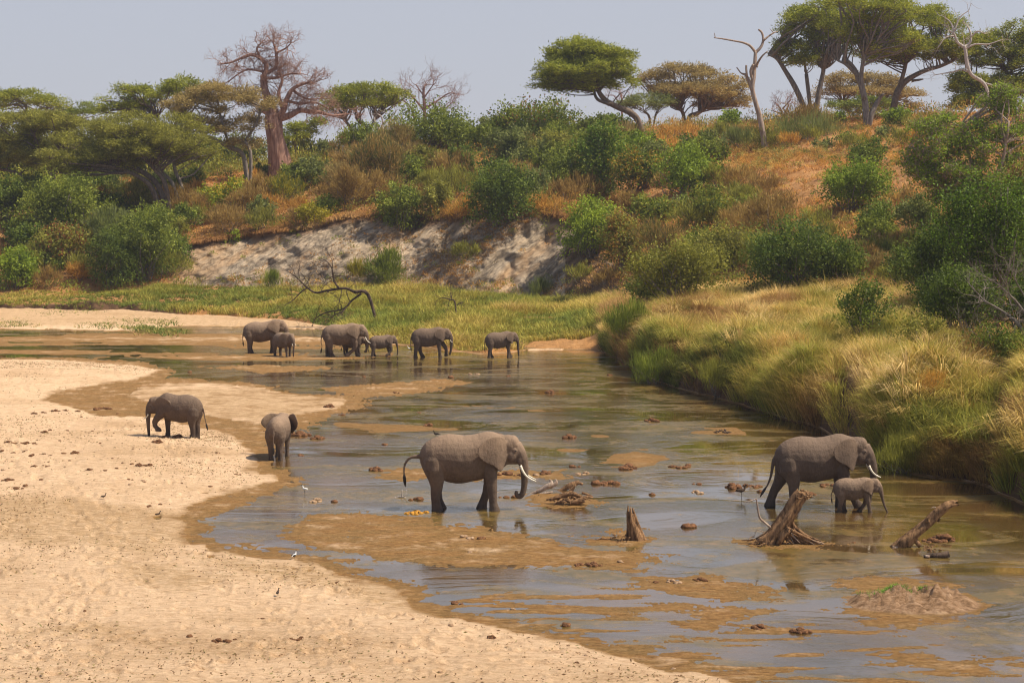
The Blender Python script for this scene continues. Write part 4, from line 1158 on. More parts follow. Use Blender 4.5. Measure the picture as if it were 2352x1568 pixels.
for i, (cx, by, rx, h, pal, Yb, lab) in enumerate([(20,430,80,110,'green',236,"big green bush on the left ridge at the edge"),(120,430,80,105,'olive',238,"big olive bush on the left ridge behind the tall olive acacia"),(215,428,70,100,'acacia',240,"big yellow-green bush on the left ridge behind the broad acacia"),(310,420,70,96,'green',240,"big green bush on the left ridge behind the leaning trunks"),(400,412,65,88,'olive',240,"olive bush on the ridge behind the slender acacia"),(480,405,60,82,'green',241,"green bush on the ridge left of the crooked acacia"),(555,400,55,75,'grey',240,"dull green bush on the ridge behind the crooked acacia"),(-70,430,80,120,'green',236,"green bush beyond the left edge of the ridge"),(690,372,45,58,'green',246,"green bush on the ridge behind the baobab")]):
    bush("bush", lab, cx, by, rx, h, pal, 'leafy', seed=500 + i, Y=Yb, dens=.9)
# grey dead branches at the right edge
bare_tree("dead_branches", "tangle of grey dead branches in front of the right thicket", 76,
  [[(2400,800,5),(2350,760,4),(2310,720,3),(2260,690,2)],[(2400,830,4),(2330,800,3),(2280,790,2),(2235,800,1.2)],[(2390,780,4),(2340,700,3),(2300,660,1.5)],[(2400,850,3.5),(2340,850,2.5),(2290,835,1.5)],[(2380,800,3),(2330,830,2),(2300,870,1.2)],[(2400,740,3),(2360,690,2),(2330,640,1.2)]],
  M_BARKG, lev=3, tw=(.8, .02), kids=3, seed=7, every=2, base=(2400,900), gnarl=.15, spread=.5)
# ------------------------------------------------------------------ grass
cellU = (U[:-1] > -.315) & (U[:-1] < .37)
CA = (HX2[:-1, 1:] - HX2[:-1, :-1]) * np.maximum(HY2[1:, :-1] - HY2[:-1, :-1], np.abs(HZ[1:, :-1] - HZ[:-1, :-1]))
def scatter(mask, n, rng, near=0.):
    w = CA * mask[:-1, :-1] * cellU[None, :]
    w = np.clip(w, 0, None) / (HY2[:-1, :-1] ** near)
    cw = np.cumsum(w.ravel()); k = np.searchsorted(cw, rng.random(n) * cw[-1])
    r = k // (NC - 1); c = k % (NC - 1); a = rng.random(n); b_ = rng.random(n)
    def bl(M): return (M[r, c] * (1 - b_) + M[r, c + 1] * b_) * (1 - a) + (M[r + 1, c] * (1 - b_) + M[r + 1, c + 1] * b_) * a
    return np.stack([bl(HX2), bl(HY2), bl(HZ)], 1), bl(HB), PXC[c]
def blades(name, base, k, h, w, colf, rng, spread=.25, lean=.45, wind=(0., 0.), droop=.25):
    """k blades round each base point"""
    n = len(base)
    B = np.repeat(base, k, axis=0); hh = np.repeat(h, k) * rng.uniform(.55, 1.15, n * k)
    a = rng.uniform(0, 2 * math.pi, n * k); rr = rng.uniform(0, 1, n * k) ** .6
    o = np.stack([np.cos(a), np.sin(a), 0 * a], 1)
    sp = np.repeat(spread * (h / h.mean()), k)
    B = B + o * (rr * sp)[:, None]; B[:, 2] -= .05
    ln = lean * (rr + .25)
    d = np.stack([o[:, 0] * ln + wind[0], o[:, 1] * ln + wind[1], 0 * a + 1], 1); d = unit(d)
    mid = B + d * (hh * .55)[:, None]
    tip = mid + unit(d + np.stack([o[:, 0] * ln, o[:, 1] * ln, -droop * (.5 + rr * 1.5)], 1)) * (hh * .5)[:, None]
    s = unit(np.stack([-np.sin(a + rng.normal(size=n * k)), np.cos(a + rng.normal(size=n * k)), 0 * a], 1))
    ww = (w * rng.uniform(.7, 1.3, n * k))[:, None] * .5
    V = np.stack([B - s * ww, B + s * ww, mid + s * ww * .8, mid - s * ww * .8, tip + s * ww * .12, tip - s * ww * .12], 1).reshape(-1, 3)
    i = np.arange(n * k) * 6
    F = np.stack([np.stack([i, i + 1, i + 2, i + 3], 1), np.stack([i + 3, i + 2, i + 4, i + 5], 1)], 1).reshape(-1, 4)
    c = colf(n)
    c = np.repeat(c, k, axis=0) * rng.uniform(.6, 1.4, (n * k, 1))
    # tips of grass leaves are coloured paler than their bases
    cv = np.repeat(c[:, None, :], 6, axis=1) * np.array([.75, .75, 1, 1, 1.2, 1.2])[None, :, None]
    return mesh_np(name, V, F, M_GRASS, cv.reshape(-1, 3))
def lerp3(cs, t):
    t = np.clip(t, 0, 1) * (len(cs) - 1); i = np.minimum(t.astype(int), len(cs) - 2); f = (t - i)[:, None]
    cs = np.array(cs); return cs[i] * (1 - f) + cs[i + 1] * f

def patch(P, sc, seed): return fbm(P[:, 0] * sc, P[:, 1] * sc * .8, 4, seed)
rng = np.random.default_rng(11)
G_GREEN = (.25, .275, .042); G_YEL = (.38, .33, .055); G_GOLD = (.60, .43, .12); G_STRAW = (.80, .60, .27); G_DK = (.13, .145, .03); G_OR = (.44, .22, .06)
PXg = PXC[None, :] + 0 * HB

# right bank: tall golden tussocks, greener and darker on the face and foot
msk = ((HB < 2.06) & (PXg > 1385)).astype(float) * np.where(HB < .25, 3.0, 1) * np.where((HB < .33) & (fbm(HX * .22, HY * .22, 3, 207) > .22), .05, 1)
P, Bv, px = scatter(msk, 22500, rng, 1.0)
face = np.clip((1.05 - Bv) / .5, 0, 1)
t = .60 + .50 * patch(P, .13, 201) + .50 * patch(P, .55, 203) - .22 * face * (px < 1780) - .12 * face + .12 * (Bv > .85) + .10 * rng.normal(size=len(P))
h = (1.15 + .9 * patch(P, .35, 205)) * np.where(Bv < .9, .95, .85) * np.where(px > 1900, 1.0, 1.0)
rustm = np.clip((patch(P, .25, 208) - .14) * 5, 0, .85)[:, None]
m = blades("bank_grass", P, 22, np.clip(h, .4, 2), .026, lambda n: lerp3([G_DK, G_GREEN, G_YEL, G_GOLD, G_STRAW], t) * (1 - rustm) + np.array([.36, .19, .07]) * rustm, rng, .34, .50, (-.03, 0), .42)
tag(link("bank_grass", m), "tall golden and green grass covering the right river bank", "grass", kind="stuff")

# big arching tussocks
msk = ((HB < 2.0) & (PXg > 1400)).astype(float) * np.where(HB < 1.15, 3.5, 1) * np.where(HB < .1, 0, 1)
P, Bv, px = scatter(msk, 740, rng, 1.2)
t = .60 + .35 * patch(P, .15, 209) + .25 * rng.normal(size=len(P))
m = blades("tussock_grass", P, 150, rng.uniform(.8, 1.7, len(P)), .024, lambda n: lerp3([G_DK, G_GREEN, G_YEL, G_GOLD, G_STRAW], t), rng, .34, .62, (-.03, -.03), .6)
tag(link("tussock_grass", m), "big arching grass tussocks on the right river bank", "grass", kind="stuff")

# bench below the cliff
msk = ((HB > .12) & (HB < 2.03) & (PXg < 1400)).astype(float)
msk *= np.where((PXg < 1400) & (PXg > 1190) & (HB < .97 + .25 * fbm(PXg * .02, HB * 3, 3, 5)), .0, 1)
P, Bv, px = scatter(msk, 12500, rng, 0)
g = patch(P, .07, 211); g2 = patch(P, .3, 213)
front = np.clip(1.6 - Bv, 0, 1)
t = .46 + .55 * g + .42 * g2 + .16 * front * (px > 780) - .10 * (px < 380) + .08 * rng.normal(size=len(P))
m = blades("bench_grass", P, 13, np.clip((.68 + .8 * g2) * np.where(px > 760, 1.15, .8) * np.where(px < 330, .7, 1), .25, 1.6), .05, lambda n: lerp3([(.09, .14, .02), (.20, .24, .035), (.36, .33, .055), (.54, .41, .10), (.62, .45, .18)], t), rng, .35, .5, (0, 0), .4)
tag(link("bench_grass", m), "green and yellow reed grass between the far shore and cliff", "grass", kind="stuff")

# dry hill grass
cl = (left_cliff > .5) & (HB > 1.98) & (HB < 2.98)
sparse = .4 + .9 * np.clip(.5 + fbm(HX * .15, HY * .15, 4, 221), 0, 1.3)
msk = ((HB > 1.98) & (HB < 5.045)) * np.where(cl, .035 + .5 * (np.exp(-((HB - 2.03) / .04) ** 2)), 1) * sparse * (1 - .5 * trail)
P, Bv, px = scatter(msk, 50000, rng, .5)
g = patch(P, .06, 223); g2 = patch(P, .5, 225)
t = .52 + .42 * g + .35 * g2 + .12 * rng.normal(size=len(P))
m = blades("hill_grass", P, 8, np.clip(.42 + .25 * g2 + .1 * g, .15, .9), .055, lambda n: lerp3([(.12, .13, .03), (.26, .18, .045), (.50, .24, .06), (.62, .31, .08), (.70, .44, .16)], t), rng, .35, .7, (0, 0), .4)
tag(link("hill_grass", m), "dry orange grass scattered over the hillside", "grass", kind="stuff")
# dry grass growing along the gullies of the cliff
stv = fbm(CAa * .22, CAb * .03, 4, 227)
msk = ((HB > 2.02) & (HB < 2.97)) * (left_cliff > .5) * np.clip((stv - .08) * 6, 0, 1) * np.interp(PXC, [400, 850, 1000, 1450], [.15, .25, 1, 1])[None, :]
P, Bv, px = scatter(msk, 1700, rng, 0)
m = blades("cliff_grass", P, 9, np.full(len(P), .38), .05, lambda n: lerp3([(.26, .17, .05), (.52, .27, .08), (.66, .42, .16)], rng.random(n)), rng, .3, .8, (0, 0), .6)
tag(link("cliff_grass", m), "dry grass strips growing along the gullies of the cliff", "grass", kind="stuff")
# fringe hanging over the cliff rim
msk = (np.exp(-((HB - 3.0) / .03) ** 2) * (left_cliff > .3) * ((HB > 2.93) & (HB < 3.12)))
P, Bv, px = scatter(msk, 4200, rng, 0)
t = .55 + .5 * patch(P, .3, 231)
m = blades("rim_grass", P, 14, np.full(len(P), .75), .05, lambda n: lerp3([(.09, .06, .025), (.28, .14, .045), (.44, .23, .07), (.50, .33, .14)], t), rng, .35, 1.0, (0, -.3), 1.3)
tag(link("rim_grass", m), "dry grass hanging over the rim of the grey cliff", "grass", kind="stuff")

# weeds on the left sand bar and on the mud island
pts, hs = [], []
for _ in range(520):
    x = rng.normal(); 
    cx, cy = [(30,742),(190,716),(290,735),(330,752),(370,738),(240,745),(380,760),(120,722)][int(rng.integers(0, 8))]
    q = onz(cx + rng.normal() * 26, cy + rng.normal() * 4, .2); pts.append((q.x, q.y, .15)); hs.append(.38)
P = np.array(pts)
m = blades("sandbar_weeds", P, 8, np.array(hs), .05, lambda n: lerp3([(.08, .15, .02), (.22, .24, .04), (.42, .33, .10)], rng.random(n)), rng, .3, .9, (0, 0), .5)
tag(link("sandbar_weeds", m), "low green weeds on the far left sand bar", "weeds", kind="stuff")
pts = []
for _ in range(150):
    q = onz(2040 + rng.normal() * 30, 1378 + rng.normal() * 5); pts.append((q.x, q.y, ground_z(q.x, q.y)))
for _ in range(20):
    q = onz(2125 + rng.normal() * 14, 1374); pts.append((q.x, q.y, ground_z(q.x, q.y)))
P = np.array([p for p in pts if p[2] > .06])
m = blades("island_weeds", P, 7, np.full(len(P), .16), .015, lambda n: lerp3([(.09, .20, .02), (.17, .30, .03)], rng.random(n)), rng, .08, .9, (0, 0), .4)
tag(link("island_weeds", m), "fresh green weeds growing on the little mud island", "weeds", kind="stuff")
# dead leaf litter flecks lying on the sand
DM = (dryd[:-1, :-1] > .3) & (BY[:-1, :-1] < 130) & (np.abs(U[:-1]) < .3)[None, :]
rr_, cc_ = np.nonzero(DM)
wgt = ((BY[:-1, :-1] * (U[1] - U[0])) * np.abs(BY[1:, :-1] - BY[:-1, :-1]))[DM]
wgt *= np.clip(.3 + 1.4 * fbm(BX[:-1, :-1][DM] * .18, BY[:-1, :-1][DM] * .18, 4, 241), .03, 2)
k = rng.choice(len(rr_), 20000, p=wgt / wgt.sum())
C = np.stack([BX[rr_[k], cc_[k]], BY[rr_[k], cc_[k]], S[rr_[k], cc_[k]] + .012], 1) + rng.normal(size=(20000, 3)) * [.05, .05, 0]
D = unit(np.stack([rng.normal(size=20000), rng.normal(size=20000), .25 * np.abs(rng.normal(size=20000))], 1))
V, F = leaf_geo(C, D, rng.uniform(.03, .11, 20000), rng.uniform(.015, .04, 20000), rng)
colr = lerp3([(.20, .12, .06), (.36, .23, .12), (.30, .27, .10)], rng.random(20000))
tag(link("sand_litter", mesh_np("sand_litter", V, F, M_LEAF, np.repeat(colr, 4, axis=0))), "small dry litter and grass bits strewn on the sand", "litter", kind="stuff")
# low scrub filling the slope between the bigger bushes: nobody could count it
def scrub(name, label, msk, n, seed, pals, hmin, hmax, lw=.17, near=.4, k=60):
    rng = np.random.default_rng(seed)
    P, Bv, px = scatter(msk, n, rng, near)
    Vs, Cs = [], []
    for i in range(n):
        pal = PAL[pals[int(rng.integers(0, len(pals)))]]
        h_ = rng.uniform(hmin, hmax); r_ = h_ * rng.uniform(.7, 1.3)
        kk = int(k * (h_ / hmax) ** 1.2) + 14
        v = unit(rng.normal(size=(kk, 3))); v[:, 2] = np.abs(v[:, 2])
        C = P[i] + v * rng.uniform(.45, 1, (kk, 1)) * [r_, r_, h_ * .9] + [0, 0, .05]
        D = unit(v * .8 + [0, 0, .5] + rng.normal(size=(kk, 3)) * .6)
        V, F = leaf_geo(C, D, lw * 1.5 * rng.uniform(.6, 1.4, kk), lw * .45 * rng.uniform(.7, 1.3, kk), rng)
        t = np.clip(.5 + .3 * rng.normal() + .25 * rng.normal(size=(kk, 1)), 0, 1)
        Vs.append(V); Cs.append(np.repeat((np.array(pal[0]) * (1 - t) + np.array(pal[1]) * t) * rng.uniform(.75, 1.25, (kk, 1)), 4, axis=0))
    V = np.concatenate(Vs); F = np.arange(len(V)).reshape(-1, 4)
    tag(link(name, mesh_np(name, V, F, M_LEAF, np.concatenate(Cs))), label, "scrub", kind="stuff")
belt = np.clip(.25 + 1.3 * fbm(HX * .06, HY * .06, 3, 251), .04, 1.4)
open_slope = np.clip(sdf(np.array([[at(1660,480,180).x,172],[at(1650,340,205).x,212],[at(2300,330,190).x,205],[at(2200,560,140).x,140],[at(1960,560,150).x,150]]), HX, HY) / 5 + .5, 0, 1)
msk = ((HB > 3.02) & (HB < 5.02)) * belt * (1 - .85 * open_slope) * np.interp(PXC, [300, 900, 1700], [.7, 1.3, .9])[None, :] * (1 - trail)
scrub("hill_scrub", "low mixed scrub covering the slope between the bushes", msk, 1800, 61, ['rust','olive','rust','green','orange','grey','olive','brown'], .5, 1.9, .2)
msk = ((HB > 1.95) & (HB < 3.6) & (PXg > 1430)) * np.clip(.5 + fbm(HX * .08, HY * .08, 3, 261), .1, 1.3) * (1 - trail)
scrub("slope_scrub", "low olive and rusty scrub on the right slope above the golden grass", msk, 420, 62, ['olive','rust','olive','green','orange'], .5, 1.5, .16)
msk = ((HB > 1.9) & (HB < 4.2) & (PXg < 430)) * 1.0
scrub("bank_scrub", "low green scrub on the far left bank", msk, 330, 63, ['green','olive','dark','rust','bright'], .6, 1.7, .18)
msk = ((HB > 4.6) & (HB < 5.06) & (PXg < 760)) * 1.0
scrub("ridge_scrub", "dense green scrub along the left ridge behind the acacias", msk, 600, 64, ['green','olive','acacia','olive'], 1.2, 4.2, .3, k=110)
scrub("rim_scrub", "ragged dry scrub along the rim of the cliff", (left_cliff > .3) * ((HB > 2.90) & (HB < 3.18)) * np.clip(.4 + 1.5 * fbm(HX * .2, HY * 0, 3, 271), .05, 1.5), 230, 66, ['rust','orange','olive','rust','green','orange'], .35, 1.3, .15)
scrub("slope_tufts", "dry tufts dotted over the bare orange slope", open_slope * ((HB > 3.0) & (HB < 5.0)) * np.clip(.5 + 1.3 * fbm(HX * .12, HY * .12, 3, 273), .05, 1.5), 1200, 67, ['orange','rust','olive','orange','straw','grey'], .2, .75, .13)
msk = (incl * left_cliff > .3) * (np.exp(-((HB - 2.06) / .06) ** 2) + .06)
scrub("cliff_scrub", "small plants and dry tufts at the foot and on ledges of the cliff", msk, 150, 65, ['olive','rust','green','orange'], .3, 1.0, .14)
# ------------------------------------------------------------------ elephants
def skin_mat(name, c1, c2, c3, wr=1.0, sunlit_c=(.42, .29, .19)):
    m, nt, b = new_mat(name)
    n1 = noise(nt, 1.3, 5, .6); n2 = noise(nt, 9, 6, .7)
    a = ramp(nt, n1.outputs[0], [(.35, c1), (.55, c2), (.72, c3)])
    c = mix(nt, .35, a.outputs[0], ramp(nt, n2.outputs[0], [(.3, c1), (.7, c3)]).outputs[0])
    tcz = N(nt, "ShaderNodeTexCoord"); sz = N(nt, "ShaderNodeSeparateXYZ"); nt.links.new(tcz.outputs['Object'], sz.inputs[0])
    wn_ = noise(nt, 4, 4, .6); zz = mathn(nt, 'ADD', sz.outputs['Z'], mathn(nt, 'MULTIPLY', wn_.outputs[0], .5).outputs[0])
    wet_shade = maprange(nt, zz.outputs[0], .45, 1.15, .62, 0, True)      # wet mud on the legs, plus lower-body shade painted into the colour
    dust = maprange(nt, zz.outputs[0], 1.75, 2.65, 0, .45, True)      # sunlit back painted into the skin colour as a paler tone
    c = mix(nt, wet_shade.outputs[0], c.outputs[0], (.045, .032, .024)); c = mix(nt, dust.outputs[0], c.outputs[0], sunlit_c)
    nt.links.new(c.outputs[0], b.inputs['Base Color'])
    b.inputs['Roughness'].default_value = .82; b.inputs['Specular IOR Level'].default_value = .25
    v = N(nt, "ShaderNodeTexVoronoi", feature='DISTANCE_TO_EDGE'); v.inputs['Scale'].default_value = 11
    tc = N(nt, "ShaderNodeTexCoord"); mp = N(nt, "ShaderNodeMapping"); mp.inputs['Scale'].default_value = (.9, 1, 1.6)
    nt.links.new(tc.outputs['Object'], mp.inputs[0]); nt.links.new(mp.outputs[0], v.inputs['Vector'])
    b0 = bump(nt, noise(nt, 1.9, 5, .65, mapscale=(1.6, 1, .8), rot=(0, .45, 0)).outputs[0], .55 * wr, .12, None); b1 = bump(nt, v.outputs[0], .10 * wr, .05, None, b0.outputs[0])
    n3 = noise(nt, 3.5, 7, .75, mapscale=(1, 1, 1.3))
    bump(nt, n3.outputs[0], .45 * wr, .06, b, b1.outputs[0])
    return m
M_SKIN = skin_mat("elephant_skin", (.080, .055, .038), (.140, .096, .067), (.235, .162, .110))
M_SKIND = skin_mat("dark_elephant_skin", (.065, .045, .033), (.105, .073, .053), (.16, .112, .080), 1.0, (.27, .185, .125))

def ell(c, r): return ('e', c, r)
def build_elephant(name, label, x, y, yaw, s, legs, trunk=None, ear=0., head_yaw=0., head_dz=0., head_dx=0., tail=None, tusk=1.0, skin=None, voxel=.03, calf=False, z=-.04, group="elephants crossing the river", head_scale=1.0, ear_scale=1.0):
    root = empty(name, (x, y, z)); root.rotation_euler = (0, 0, yaw); root.scale = (s, s, s)
    tag(root, label, "elephant", group)
    g = Geo()
    # torso loft
    sec = [(-1.20,1.86,1.50,.10),(-1.13,1.99,1.30,.22),(-1.02,2.12,1.12,.36),(-.85,2.24,.98,.46),(-.60,2.335,.98,.50),(-.34,2.385,.89,.54),(-.1,2.37,.85,.57),(.12,2.34,.855,.575),(.38,2.355,.91,.55),(.62,2.41,.95,.52),(.84,2.465,1.03,.46),(1.02,2.455,1.12,.40),(1.18,2.40,1.22,.34),(1.34,2.36,1.32,.29),(1.46,2.32,1.42,.25)]
    if calf: sec = [(a, 2.36 - (2.36 - b) * .8 if -1 < a < 1.1 else b, c + .02, d * 1.05) for a, b, c, d in sec]
    sec = [(a + (head_dx * max(0, a - 1.0)), b + head_dz * max(0, a - .9) * 1.4, c + head_dz * max(0, a - .9) * 1.4, d) for a, b, c, d in sec]
    V = []; F = []; m = 26
    for (sx, zt, zb, hw) in sec:
        zc_ = (zt + zb) / 2; hh = (zt - zb) / 2
        for k in range(m):
            t = 2 * math.pi * k / m; ct, st_ = math.cos(t), math.sin(t)
            ny = math.copysign(abs(ct) ** .92, ct); nz_ = math.copysign(abs(st_) ** .95, st_)
            wv_ = hw * (1 - .22 * max(0, nz_) ** 2.2 + .05 * (1 - abs(nz_)))
            V.append((sx, ny * wv_, zc_ + nz_ * hh))
    R_ = len(sec)
    for i in range(R_ - 1):
        for k in range(m):
            a = i * m + k; b = i * m + (k + 1) % m; F.append((a, b, b + m, a + m))
    F.append(tuple(range(m))[::-1]); F.append(tuple((R_ - 1) * m + k for k in range(m)))
    g.add(V, F)
    # legs
    HIND = [(-.70,1.90,.20),(-.72,1.72,.31),(-.74,1.52,.37),(-.76,1.28,.335),(-.72,1.02,.255),(-.73,.78,.185),(-.765,.52,.148),(-.75,.28,.142),(-.72,.12,.170),(-.70,.03,.195),(-.70,-.05,.19)]
    FORE = [(.90,1.95,.16),(.91,1.75,.24),(.92,1.52,.28),(.94,1.28,.245),(.97,1.02,.190),(.985,.78,.160),(1.0,.50,.132),(1.0,.28,.126),(1.02,.12,.155),(1.035,.03,.18),(1.035,-.05,.175)]
    for li, (dx, bend, lift) in enumerate(legs):
        base = HIND if li < 2 else FORE
        ys = -1 if li % 2 == 0 else 1
        ztop = 1.45
        pts = []; rad = []
        for (lx, lz, r) in base:
            k = np.clip(1 - lz / ztop, 0, 1)
            nx = lx + dx * k ** 1.15 + bend * math.sin(math.pi * min(1, k * 1.05)) 
            nz_ = lz + lift * k ** 2
            yy = ys * ((.29 if li < 2 else .27) - .03 * k - .30 * max(0, lz - 1.35))
            pts.append((nx, yy, nz_)); rad.append(r)
        # oval cross-section: tube then squeeze laterally
        gg = Geo(); gg.tube(pts, rad, 14)
        VV = gg.V[0]; VV[:, 1] = ys * .27 + (VV[:, 1] - ys * .27) * .84
        g.add(VV, gg.F)
    # head group, turned about the neck
    hm = Matrix.Translation((1.28, 0, 2.0)) @ Matrix.Rotation(head_yaw, 4, 'Z') @ Matrix.Scale(head_scale, 4) @ Matrix.Translation((-1.28, 0, -2.0))
    def HM(p): q = hm @ Vector((p[0], p[1], p[2])); return (q.x + head_dx * .5, q.y, q.z + head_dz * .5)
    hg = Geo()
    for c, r in [((1.50,0,2.04),(.33,.27,.315)),((1.64,0,2.08),(.215,.24,.265)),((1.66,0,1.84),(.27,.235,.30)),((1.52,0,1.66),(.27,.16,.20)),((1.72,0,1.62),(.15,.16,.16)),((1.36,0,1.95),(.32,.27,.40))]:
        hg.lump(c, r, amp=0, seg=20, rings=14)
    for ys in (-1, 1):
        hg.lump((1.70, ys * .20, 1.885), (.09, .05, .075), amp=0, seg=10, rings=8)
        hg.lump((1.60, ys * .19, 1.72), (.15, .07, .16), amp=0, seg=10, rings=8)
        hg.lump((1.86, ys * .115, 1.58), (.10, .075, .15), amp=0, seg=10, rings=8)
    hg.tube([(1.30,0,1.60),(1.50,0,1.55),(1.68,0,1.52),(1.80,0,1.47)], [.15,.12,.085,.04], 12)
    tr_ = trunk or [(1.72,2.04,.20),(1.84,1.84,.195),(1.93,1.62,.178),(1.985,1.40,.150),(2.01,1.15,.122),(2.01,.90,.105),(1.985,.68,.095),(1.94,.52,.088),(1.87,.44,.080),(1.79,.455,.070),(1.75,.54,.060),(1.765,.62,.05)]
    tp = smooth_path([(a, 0, b) for a, b, _ in tr_], 3)
    tr2 = np.interp(np.linspace(0, 1, len(tp)), np.linspace(0, 1, len(tr_)), [r for _, _, r in tr_])
    hg.tube(tp, tr2, 14)
    # ears: thick sheets hinged behind the jaw
    EAR = [(1.40,2.30),(1.20,2.37),(1.0,2.36),(.80,2.28),(.63,2.13),(.55,1.96),(.585,1.78),(.70,1.64),(.86,1.54),(1.02,1.47),(1.14,1.38),(1.24,1.27),(1.33,1.32),(1.40,1.46),(1.45,1.66),(1.47,1.90),(1.46,2.12)]
    cxy = np.array([1.10, 1.90]); o = smooth_path([(a, 0, b) for a, b in EAR] + [(EAR[0][0], 0, EAR[0][1])], 3)[:-1]
    for ys in (-1, 1):
        rings = [0, .3, .6, .85, 1.0]; V = []; F = []; no = len(o)
        e_ = ear[0 if ys < 0 else 1] if isinstance(ear, (tuple, list)) else ear
        for side in (0, 1):
            for ri, rf in enumerate(rings):
                for q in o:
                    px_ = cxy[0] + (q[0] - cxy[0]) * rf; pz = cxy[1] + (q[2] - cxy[1]) * rf
                    px_ = 1.46 + (px_ - 1.46) * ear_scale; pz = 2.0 + (pz - 2.0) * ear_scale
                    back = max(0, 1.46 - px_)
                    ang = e_
                    th = .034 * (1 - .45 * rf ** 3)
                    yy = .235 + back * .42 + .06 * math.sin(back * 5) + .07 * max(0, 2.0 - pz) * back
                    bx = 1.46 - back * math.cos(ang); by_ = yy + back * math.sin(ang)
                    V.append((bx + (th if side else -th) * math.sin(ang), ys * (by_ + (th if side else -th) * math.cos(ang)), pz))
        n1_ = len(rings) * no
        for side in (0, 1):
            for ri in range(len(rings) - 1):
                for k in range(no):
                    a = side * n1_ + ri * no + k; b = side * n1_ + ri * no + (k + 1) % no
                    f = (a, b, b + no, a + no)
                    F.append(f if (side == 0) == (ys < 0) else f[::-1])
        l = (len(rings) - 1) * no
        for k in range(no):
            a = l + k; b = l + (k + 1) % no
            f = (a, b, b + n1_, a + n1_)
            F.append(f if ys < 0 else f[::-1])
        hg.add(V, F)
    for VV in hg.V:
        for i in range(len(VV)): VV[i] = HM(VV[i])
    g.add(np.concatenate(hg.V), hg.F)
    # tail
    tl = tail or [(-1.14,1.72,.085),(-1.22,1.62,.055),(-1.26,1.40,.038),(-1.27,1.10,.030),(-1.25,.86,.026)]
    tpts = smooth_path([(a, 0, b) if len(q_) == 3 else (a, q_[3], b) for q_ in tl for a, b in [(q_[0], q_[1])]], 3)
    trd = np.interp(np.linspace(0, 1, len(tpts)), np.linspace(0, 1, len(tl)), [q_[2] for q_ in tl])
    g.tube(tpts, np.maximum(trd, voxel * .95), 8)
    body = g.build('body', skin or M_SKIN, None, smooth=True)
    md = body.modifiers.new('r', 'REMESH'); md.mode = 'VOXEL'; md.voxel_size = voxel; md.use_smooth_shade = True
    ms_ = body.modifiers.new('s', 'SMOOTH'); ms_.factor = .5; ms_.iterations = 3
    dg = bpy.context.evaluated_depsgraph_get()
    me = bpy.data.meshes.new_from_object(body.evaluated_get(dg))
    old = body.data; body.modifiers.clear(); body.data = me; bpy.data.meshes.remove(old); me.name = 'body'
    for p in me.polygons: p.use_smooth = True
    if not me.materials: me.materials.append(skin or M_SKIN)
    body.parent = root
    # tuft, eyes, tusks
    t0, t1 = tpts[-2], tpts[-1]; d = unit(t1 - t0)
    gt = Geo(); gt.tube([t1 - d * .05, t1 + d * .08, t1 + d * .20, t1 + d * .34], [.03, .052, .045, .008], 7, flute=.2); gt.build('tail_tuft', M_TUFT, root)
    for ys in (-1, 1):
        ge = Geo(); ge.lump(HM((1.735, ys * .238, 1.885)), (.028, .018, .022), amp=0, seg=8, rings=6); ge.build('eye', M_EYE, root)
        if tusk > 0:
            T = [(1.88, ys * .15, 1.42), (1.95, ys * .19, 1.26), (2.06, ys * .22, 1.11), (2.22, ys * .23, 1.0), (2.36, ys * .22, .945)]
            if tusk < 1: T = [tuple(np.array(T[0]) + (np.array(t_) - np.array(T[0])) * tusk) for t_ in T]
            gk = Geo(); pp = smooth_path([HM(t_) for t_ in T], 3)
            gk.tube(pp, np.linspace(.047, .016, len(pp)) * (.55 + .45 * tusk), 8); gk.build('tusk', M_IVORY, root)
    return root

def stand(px, py, dy=0., z=0.):
    q = onz(px, py, z); return q.x * (q.y + dy) / q.y, q.y + dy
R = math.radians
STAND_FG = [(.06,.02,0),(.16,.0,0),(.0,.0,0),(-.42,.03,0)]
x, y = stand(1055, 1173, .3)
build_elephant("elephant", "large tusked elephant with curled trunk and raised tail standing in the middle of the river", x, y, R(0), 1.0,
   [(.04,.02,0),(.12,.0,0),(.06,.0,0),(-.36,.06,0)], tail=[(-1.10,1.74,.11),(-1.24,1.68,.075),(-1.38,1.68,.055),(-1.54,1.62,.045),(-1.66,1.46,.038),(-1.70,1.25,.03),(-1.69,1.08,.028)], voxel=.022, ear=.24)
x, y = stand(1862, 1167, .3)
build_elephant("elephant", "grey tusked cow elephant walking beside a small calf near the grassy right bank", x, y, R(2), .945,
   [(.16,.05,0),(-.62,-.04,0.03),(.55,-.05,0),(-.02,.0,0)], trunk=[(1.74,2.04,.20),(1.88,1.80,.19),(1.98,1.55,.17),(2.05,1.30,.145),(2.07,1.02,.115),(2.04,.75,.095),(1.99,.50,.08),(1.95,.30,.068),(1.96,.16,.055)],
   tail=[(-1.10,1.75,.10),(-1.22,1.60,.075),(-1.28,1.35,.055),(-1.33,1.05,.042),(-1.42,.80,.034),(-1.50,.66,.03)], voxel=.023, ear=.24, skin=M_SKIND, tusk=.8)
x, y = stand(1954, 1173, -.15)
build_elephant("elephant", "small elephant calf walking at the front legs of its mother", x, y, R(-4), .455,
   [(-.10,.10,0),(.35,.12,0),(.25,.05,0),(-.45,.22,.08)], trunk=[(1.72,2.04,.20),(1.84,1.82,.19),(1.93,1.60,.165),(1.99,1.35,.125),(2.06,1.05,.095),(2.16,.70,.078),(2.30,.35,.062),(2.45,.08,.05)],
   tail=[(-1.10,1.70,.08),(-1.22,1.50,.05),(-1.30,1.20,.04),(-1.28,.95,.03)], tusk=0, voxel=.035, ear=.24, calf=True, head_scale=1.06, ear_scale=.92, group="elephants crossing the river")
x, y = stand(418, 1015, .25)
